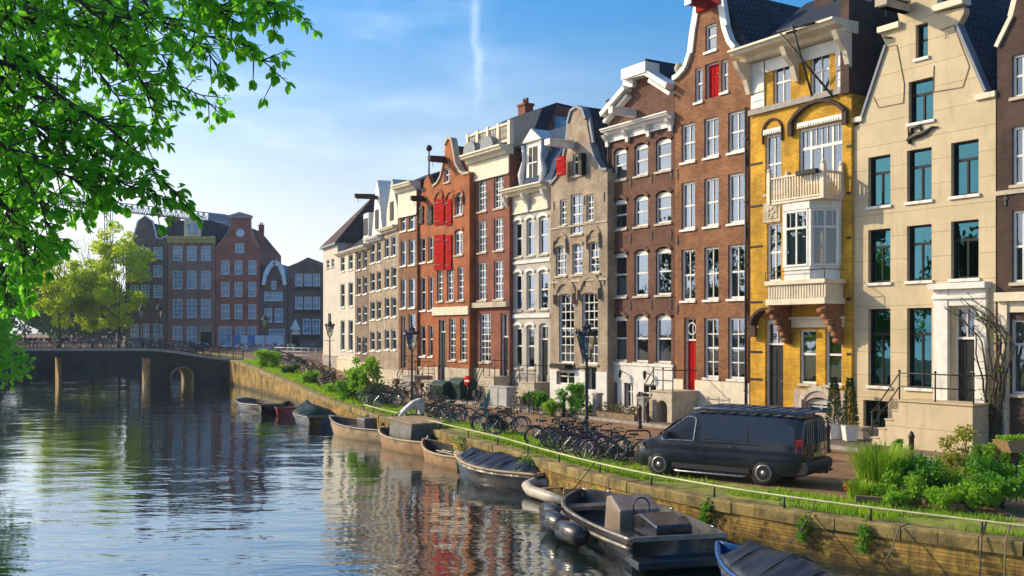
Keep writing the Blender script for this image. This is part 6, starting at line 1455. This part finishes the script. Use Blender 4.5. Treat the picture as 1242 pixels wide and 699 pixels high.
x0 = -L9 / 2; m = MB(); m.box(x0 + .08, x0 + 1.9, -1.05, 1.05, .1, .5); m.build('stern_bench', M['hull_black'], b, bevel=.03)
m = MB(); m.prism([(x0 + .25, .503), (x0 + .25, .86), (x0 + 1.2, .98), (x0 + 1.55, .90), (x0 + 1.6, .503)], -.42, .42); m.build('motor_cover', M['hull_black'], b, bevel=.05); m = MB(); m.box(x0 - .55, x0 - .02, -1.15, 1.15, .12, .3); m.build('swim_platform', M['hull_black'], b, bevel=.03)
m = MB(); m.box(L9 * .3, L9 * .3 + .5, -.8, .8, .35, .45); m.build('bow_bench', M['alu'], b)
for i, t in enumerate((.80, .62, .40)):                                       # fenders hung over the canal side
    f = MB(); f.lathe([(.02, -.62), (.12, -.58), (.235, -.46), (.25, 0), (.235, .46), (.12, .58), (.02, .62)], 14); f.tube([(0, 0, .6), (0, 0, .78)], .02, 5)
    x = L9 * (t - .5); y = hb(t) + .3; o = f.build('fender', M['hull_black'], b, (x, y, .32), (pi / 2, 0, pi / 2 + .08 * i)); 
for t in (.9, .5, .12): m = MB(); x = L9 * (t - .5); m.tube([(x - .1, -hb(t) + .02, zs(t) + .03), (x + .1, -hb(t) + .02, zs(t) + .03)], .025, 6); m.build('cleat', M['chrome'], b)
# blue boat at the lower edge
b, hb, zs = boat('blue boat with a sagging dark tarp at the bottom edge', (5.05, 18.5), radians(110), 5.0, 1.8, .5, 'hull_blue', 'hull_blue', 'hull_blue', bow=.55, thw=(.75,), cover=(.04, .84, .5, 'tarp'))
# mooring lines from the railing down to the boats
for i, (Y, off, dz) in enumerate(((22.4, 1.1, -.5), (29.0, .9, -.55), (33.0, .9, -.6), (46.5, .9, -.7), (21.0, .8, -.6), (19.9, .35, -1.2), (19.6, .3, -1.2))):
    q, n = quay_at(Y); a = q + n * .14 + Vector((0, 0, .3)); e = q - n * off + Vector((0, 0, dz)); mid = q - n * .1 + Vector((0, 0, .03)); lowp = mid.lerp(e, .5) - Vector((0, 0, .12))
    o = MB().tube([a, mid, lowp, e], .016, 5).build('mooring_rope', M['iron'] if i % 2 else M['rope']); tag(o, 'mooring rope from the quay railing down to a boat', 'rope', 'mooring ropes on the railing')

# ------------------------------------------------------------------ plants on the quay and by the houses
def bush(label, p, blobs, leaf, n, L, name='bush', cat='bush', group=None, stems=5, w=.55, seed=0):
    r = random.Random(seed + int(abs(p.x * 31 + p.y * 17))); root = empty(name, (p.x, p.y, p.z), 0, label, cat, group)
    m = MB()
    for i in range(stems):
        c = Vector(r.choice(blobs)[0]); m.tube([(r.uniform(-.1, .1), r.uniform(-.1, .1), -.05), c * .5 + rnd_dir(r) * .05, c], [.025, .018, .008], 5)
    m.build('stems', M['bark'], root); m = MB(); clumps(m, [(Vector(b[0]), b[1], b[2], b[3]) for b in blobs], n, L, L * w, r, shell=.3); m.build('foliage', M[leaf], root)
    return root
def blobs(r0, h, n, seed, base=.25):
    r = random.Random(seed); o = []
    for i in range(n): a = r.uniform(0, 2 * pi); k = r.uniform(0, 1) ** .5 * r0 * .75; z = r.uniform(base, h * .85); s = r.uniform(.22, .42) * r0 * (1.15 - .4 * z / h); o.append(((k * cos(a) * (1.1 - .5 * z / h), k * sin(a) * (1.1 - .5 * z / h), z), s, s, s * .8))
    return o
def gp(px, py, z=0.): p = gpt(px, py, z); p.z = gz(p) if z == 0 else z; return p
bush('round green bush before the tan gabled house', gp(694, 506), blobs(1.15, 1.75, 16, 1), 'leaf_bush', 2600, .12)
bush('lower leafy shrub left of the round bush', gp(650, 500), blobs(.9, 1.2, 12, 2), 'leaf_bush', 1500, .13); bush('loose green shrub at the foot of the round bush', gp(671, 505), blobs(.8, .8, 9, 3), 'leaf_bright', 900, .12)
bush('tall bushy young tree beside the second street lamp', at(441, 487, 58), blobs(1.45, 2.7, 24, 4), 'leaf_bright', 3000, .17); bush('low shrub at the left foot of the bushy young tree', at(422, 486, 60), blobs(1.2, 1.3, 13, 5), 'leaf_bush', 1200, .16)
p = on_quay(86, .9); bush('bright yellow green shrub on the quay near the bridge', p, blobs(1.5, 1.7, 16, 6), 'leaf_bright', 2200, .2); p = on_quay(72, 1.3); bush('bright green shrub on the quay behind the dark bikes', p, blobs(1.2, 1.0, 12, 7), 'leaf_bright', 1500, .18)
p = on_quay(65, 1.2); bush('low green plants on the quay edge above the black boat', p, blobs(1.2, .7, 10, 8), 'leaf_bright', 1300, .16); p = on_quay(80, 1.6); bush('reddish heather like shrub beside the bright quay shrub', p, blobs(1.1, .8, 10, 9), 'leaf_dark', 900, .16)
def climber():
    r = random.Random(5); p = row_point(ROWA, 1176, .25); root = empty('climbing_plant', (p.x, p.y, .1), atan2(EX.y, EX.x), 'bare twisted climber around the white door surround', 'climbing plant'); m = MB(); l = MB()
    for i in range(12):
        q = Vector((r.uniform(.7, 1.0), 0, 0)); pts = [q]; d = Vector((0, 0, 1)); n = 18
        for j in range(n):
            tgt = Vector((-.35, 0, .12)) if j > 11 else Vector((0, 0, 1)); d = (d * .6 + tgt * .6 + Vector((r.uniform(-.35, .35), r.uniform(-.04, .04), r.uniform(-.2, .2)))).normalized(); nq = pts[-1] + d * .3; nq.y = max(-.3, min(-.02, nq.y)); pts.append(nq)
            if r.random() < .4: e = nq + Vector((r.uniform(-.4, .4), r.uniform(-.15, 0), r.uniform(-.1, .35))); m.tube([nq, (nq + e) / 2 + rnd_dir(r) * .04, e], [.012, .009, .005], 4); leaf_quad(l, e, rnd_dir(r), rnd_dir(r), .1, .06)
        m.tube(pts, [.04 * (1 - j / (n + 2)) + .008 for j in range(n + 1)], 5)
    m.build('stems', M['bark'], root); l.build('leaves', M['leaf_bush'], root)
climber()
for i, (px, lab) in enumerate(((1012, 'left slim potted conifer before the yellow house'), (1031, 'right slim potted conifer at the cream house corner'))):
    p = row_point(ROWA, px, .9); root = empty('potted_conifer', (p.x, p.y, .13), 0, lab, 'potted plant'); m = MB(); m.prism([(-.2, 0), (-.26, .55), (.26, .55), (.2, 0)], -.25, .25); m.build('pot', M['white'], root, bevel=.02); m = MB(); m.tube([(0, 0, .4), (.02, 0, 2.0)], [.03, .01], 5); m.build('stem', M['bark'], root)
    m = MB(); r = random.Random(i)
    for k in range(1500): z = r.uniform(.5, 2.2); rr = .3 * (1 - (z - .5) / 1.85) ** .7 * r.random() ** .4; a = r.uniform(0, 6.3); leaf_quad(m, Vector((rr * cos(a), rr * sin(a), z)), Vector((cos(a), sin(a), r.uniform(.3, 1.5))), rnd_dir(r), .1, .03)
    m.build('foliage', M['conifer'], root)
# planted corner at the right: tall grass, shrubs, flowers, pots and a wooden post with a basket
def grass_clump(label, p, n, h, sp, mat='grass', name='ornamental_grass', wid=.022):
    r = random.Random(int(p.x * 91)); root = empty(name, (p.x, p.y, p.z), 0, label, 'grass clump'); m = MB()
    for _ in range(n):
        a = r.uniform(0, 6.3); k = r.random() ** .6 * sp * .5; b = Vector((k * cos(a), k * sin(a), 0)); L = h * r.uniform(.55, 1.1); out = Vector((cos(a), sin(a), 0)) * L * r.uniform(.1, .55); s = Vector((-sin(a), cos(a), 0)) * wid * .5
        q1 = b + out * .3 + Vector((0, 0, L * .55)); q2 = b + out * .75 + Vector((0, 0, L * .9)); q3 = b + out * 1.25 + Vector((0, 0, L * .88)); m.add([b - s, b + s, q1 + s, q1 - s, q2 + s * .7, q2 - s * .7, q3], [(0, 1, 2, 3), (3, 2, 4, 5), (5, 4, 6)])
    m.build('blades', M[mat], root)
grass_clump('tall bright grass clump on the quay right of the van', gp(1068, 600), 850, 1.3, 1.0); grass_clump('short grass tuft left of the tall clump by the rail', gp(1042, 607), 260, .5, .5); grass_clump('arching grass between the shrubs near the right edge', gp(1150, 606), 300, .8, .7)
GQ = 'plants in the quay garden at the right'
for lab, px, py, r0, hh, nb, leaf, n, L in (('broad leafed green shrub before the cream stoop', 1112, 606, .95, 1.15, 16, 'leaf_bush', 2300, .1), ('yellow green loose shrub below the cream stoop railing', 1168, 588, 1.0, 1.75, 18, 'leaf_yellow', 2200, .085), ('dense dark green shrub at the right edge by the rail', 1215, 617, 1.1, 1.15, 18, 'leaf_bush', 2900, .1),
                                          ('low fresh green plant cushion behind the rail', 1140, 621, .75, .5, 12, 'leaf_bright', 1500, .07), ('orange red flowers beside the tall grass clump', 1036, 605, .38, .36, 7, 'leaf_red', 420, .06), ('low green ground shrub left of the dense dark shrub', 1182, 621, .8, .7, 12, 'leaf_bright', 1700, .09),
                                          ('small green plant tumbling over the rail at the tall grass', 1085, 618, .5, .35, 7, 'leaf_bright', 700, .07), ('upright leafy shrub behind the dense dark shrub', 1205, 592, .9, 1.35, 14, 'leaf_bright', 1900, .09), ('bright leafy mound between the tall grass and the green shrub', 1092, 612, .7, .75, 11, 'leaf_bright', 1400, .08), ('loose green plant behind the basket post', 1238, 585, .8, 1.2, 12, 'leaf_bush', 1500, .09), ('thin leafy bush standing close to the bollard', 1088, 578, .5, 1.3, 9, 'leaf_bush', 700, .09)):
    bush(lab, gp(px, py), blobs(r0, hh, nb, int(px)), leaf, n, L, 'garden_plant', 'garden plant', GQ)
for px, py, s, mt, lab in ((1130, 598, .34, 'terracotta', 'terracotta pot half hidden between the garden shrubs'), (1197, 612, .42, 'black_paint', 'black plastic tub with soil near the right edge'), (1128, 612, .3, 'greystone', 'grey stone pot behind the rail'), (1049, 603, .3, 'wood', 'small wooden planter with the orange flowers'), (1070, 566, .28, 'greystone', 'grey pot at the foot of the bollard')):
    p = gp(px, py); root = empty('plant_pot', (p.x, p.y, p.z), 0, lab, 'plant pot'); m = MB(); m.lathe([(s * .36, 0), (s * .5, s * .8), (s * .54, s * .8), (s * .54, s * .95), (s * .47, s * .95), (s * .45, s * .82), (.01, s * .82)], 14); m.build('pot', M[mt], root)
p = gp(1230, 596); root = empty('basket_post', (p.x, p.y, 0), .3, 'wooden post carrying a basket of bright green moss at the right edge', 'planter'); m = MB(); m.bar((0, 0, -.1), (0, 0, 1.05), .12); m.bar((-.05, 0, .2), (-.5, .1, .9), .05); m.build('post', M['bark'], root)
m = MB(); m.prism([(-.32, 1.0), (-.45, 1.3), (.5, 1.3), (.4, 1.0)], -.25, .25); m.build('basket', plain('wicker', (.35, .22, .09), .8, .3, 20, bump=.5), root)
m = MB(); clumps(m, [(Vector((x * .2 - .3, y * .16, 1.32)), .14, .14, .08) for x in range(5) for y in (-1, 0, 1)], 900, .06, .04); m.build('moss', M['leaf_bright'], root)
p = gp(1118, 615); pk = MB(); pk.bar((0, 0, .06), (-1.4, .35, .12), .14); tag(pk.build('timber_beam', M['wood'], None, (p.x, p.y, .02)), 'weathered timber beam lying behind the rail by the grass', 'timber')
# weeds hanging on the quay wall
for i, (px, py) in enumerate(((1058, 652), (640, 548), (440, 505), (985, 640), (560, 545), (870, 603))):
    z = -.35; Y = 0
    for q in range(len(QL)):
        if QL[q].y > 10 and abs(CX + F * QL[q].x / QL[q].y - px) < 14: Y = QL[q].y; break
    q, n = quay_at(Y); b_ = q - n * .1 + Vector((0, 0, -.2)); bush('tuft of weeds hanging from the quay wall joint', b_, [((0, 0, 0), .18, .18, .2), ((-.05, .05, -.25), .15, .15, .22), ((.1, .1, .12), .2, .2, .12)] if i not in (1, 4) else [((0, 0, .1), .5, .5, .3), ((-.1, .1, -.4), .4, .4, .4)], 'leaf_bush', 260, .09, 'wall_weed', 'weeds', 'weeds on the quay wall', 2)
# planters before the dark red and tan houses, hedge box
p = row_point(ROWA, 752, 1.9); root = empty('hedge_box', (p.x, p.y, .12), atan2(EX.y, EX.x), 'low clipped hedge between stone posts before the white basement', 'hedge'); m = MB(); clumps(m, [(Vector((x * .3 - 1.2, y * .2, .35 + .15 * (k - 1))), .25, .2, .2) for x in range(9) for y in (-1, 1) for k in (0, 1, 2)], 1500, .07, .05); m.build('foliage', plain('dry_hedge', (.16, .14, .04), .9, .4, 6), root)
for x in (-1.7, 1.7): m = MB(); m.box(x - .16, x + .16, -.16, .16, -.1, .95); m.box(x - .2, x + .2, -.2, .2, .952, 1.05); m.build('post', M['greystone'], root)
m = MB(); m.box(-1.45, 1.45, -.35, .35, 0, .25); m.build('base', M['wood'], root)
# grass on the verge
def verge_grass():
    r = random.Random(3); m = MB()
    def ok(Y, off):
        v = sin(Y * .9) + sin(Y * 2.3 + off * 1.7) * .7 + sin(off * 3 + Y * .37); return v > -.35
    n = 0
    while n < 40000:
        Y = 14 + 46 * r.random() ** 1.6; off = r.uniform(.42, 2.35)
        if not ok(Y, off) or (24.5 < Y < 30 and off > 1.2 and r.random() < .8): n += 1; continue
        p = on_quay(Y, off); a = r.uniform(0, 6.3); L = r.uniform(.05, .17) * (1.5 if off < .8 else 1); s = Vector((cos(a), sin(a), 0)) * (.012 + Y * .00028); t = p + Vector((r.uniform(-.05, .05), r.uniform(-.05, .05), L))
        m.v += [tuple(p - s), tuple(p + s), tuple(t)]; k = len(m.v); m.f.append([k - 3, k - 2, k - 1]); m.sm.append(False); n += 1
    while n < 50000:
        Y = 60 + 34 * r.random(); p = on_quay(Y, r.uniform(.42, 2.6)); a = r.uniform(0, 6.3); L = r.uniform(.1, .3); s = Vector((cos(a), sin(a), 0)) * .04; t = p + Vector((r.uniform(-.05, .05), 0, L)); m.v += [tuple(p - s), tuple(p + s), tuple(t)]; k = len(m.v); m.f.append([k - 3, k - 2, k - 1]); m.sm.append(False); n += 1
    tag(m.build('grass', M['grass']), 'short bright grass growing along the quay verge', 'grass', None, 'stuff')
verge_grass()
# ------------------------------------------------------------------ the morning air
hz = MB(); hz.box(-130, 160, -60, 340, -6, 62)
ho = hz.build('haze', None); tag(ho, kind='stuff')
m, t = new_mat('haze'); pv = t.add('ShaderNodeVolumePrincipled', {'Color': (.72, .85, 1, 1), 'Density': .00026, 'Anisotropy': .2})
t.l.new(pv.outputs[0], t.add('ShaderNodeOutputMaterial').inputs['Volume']); ho.data.materials.append(m)
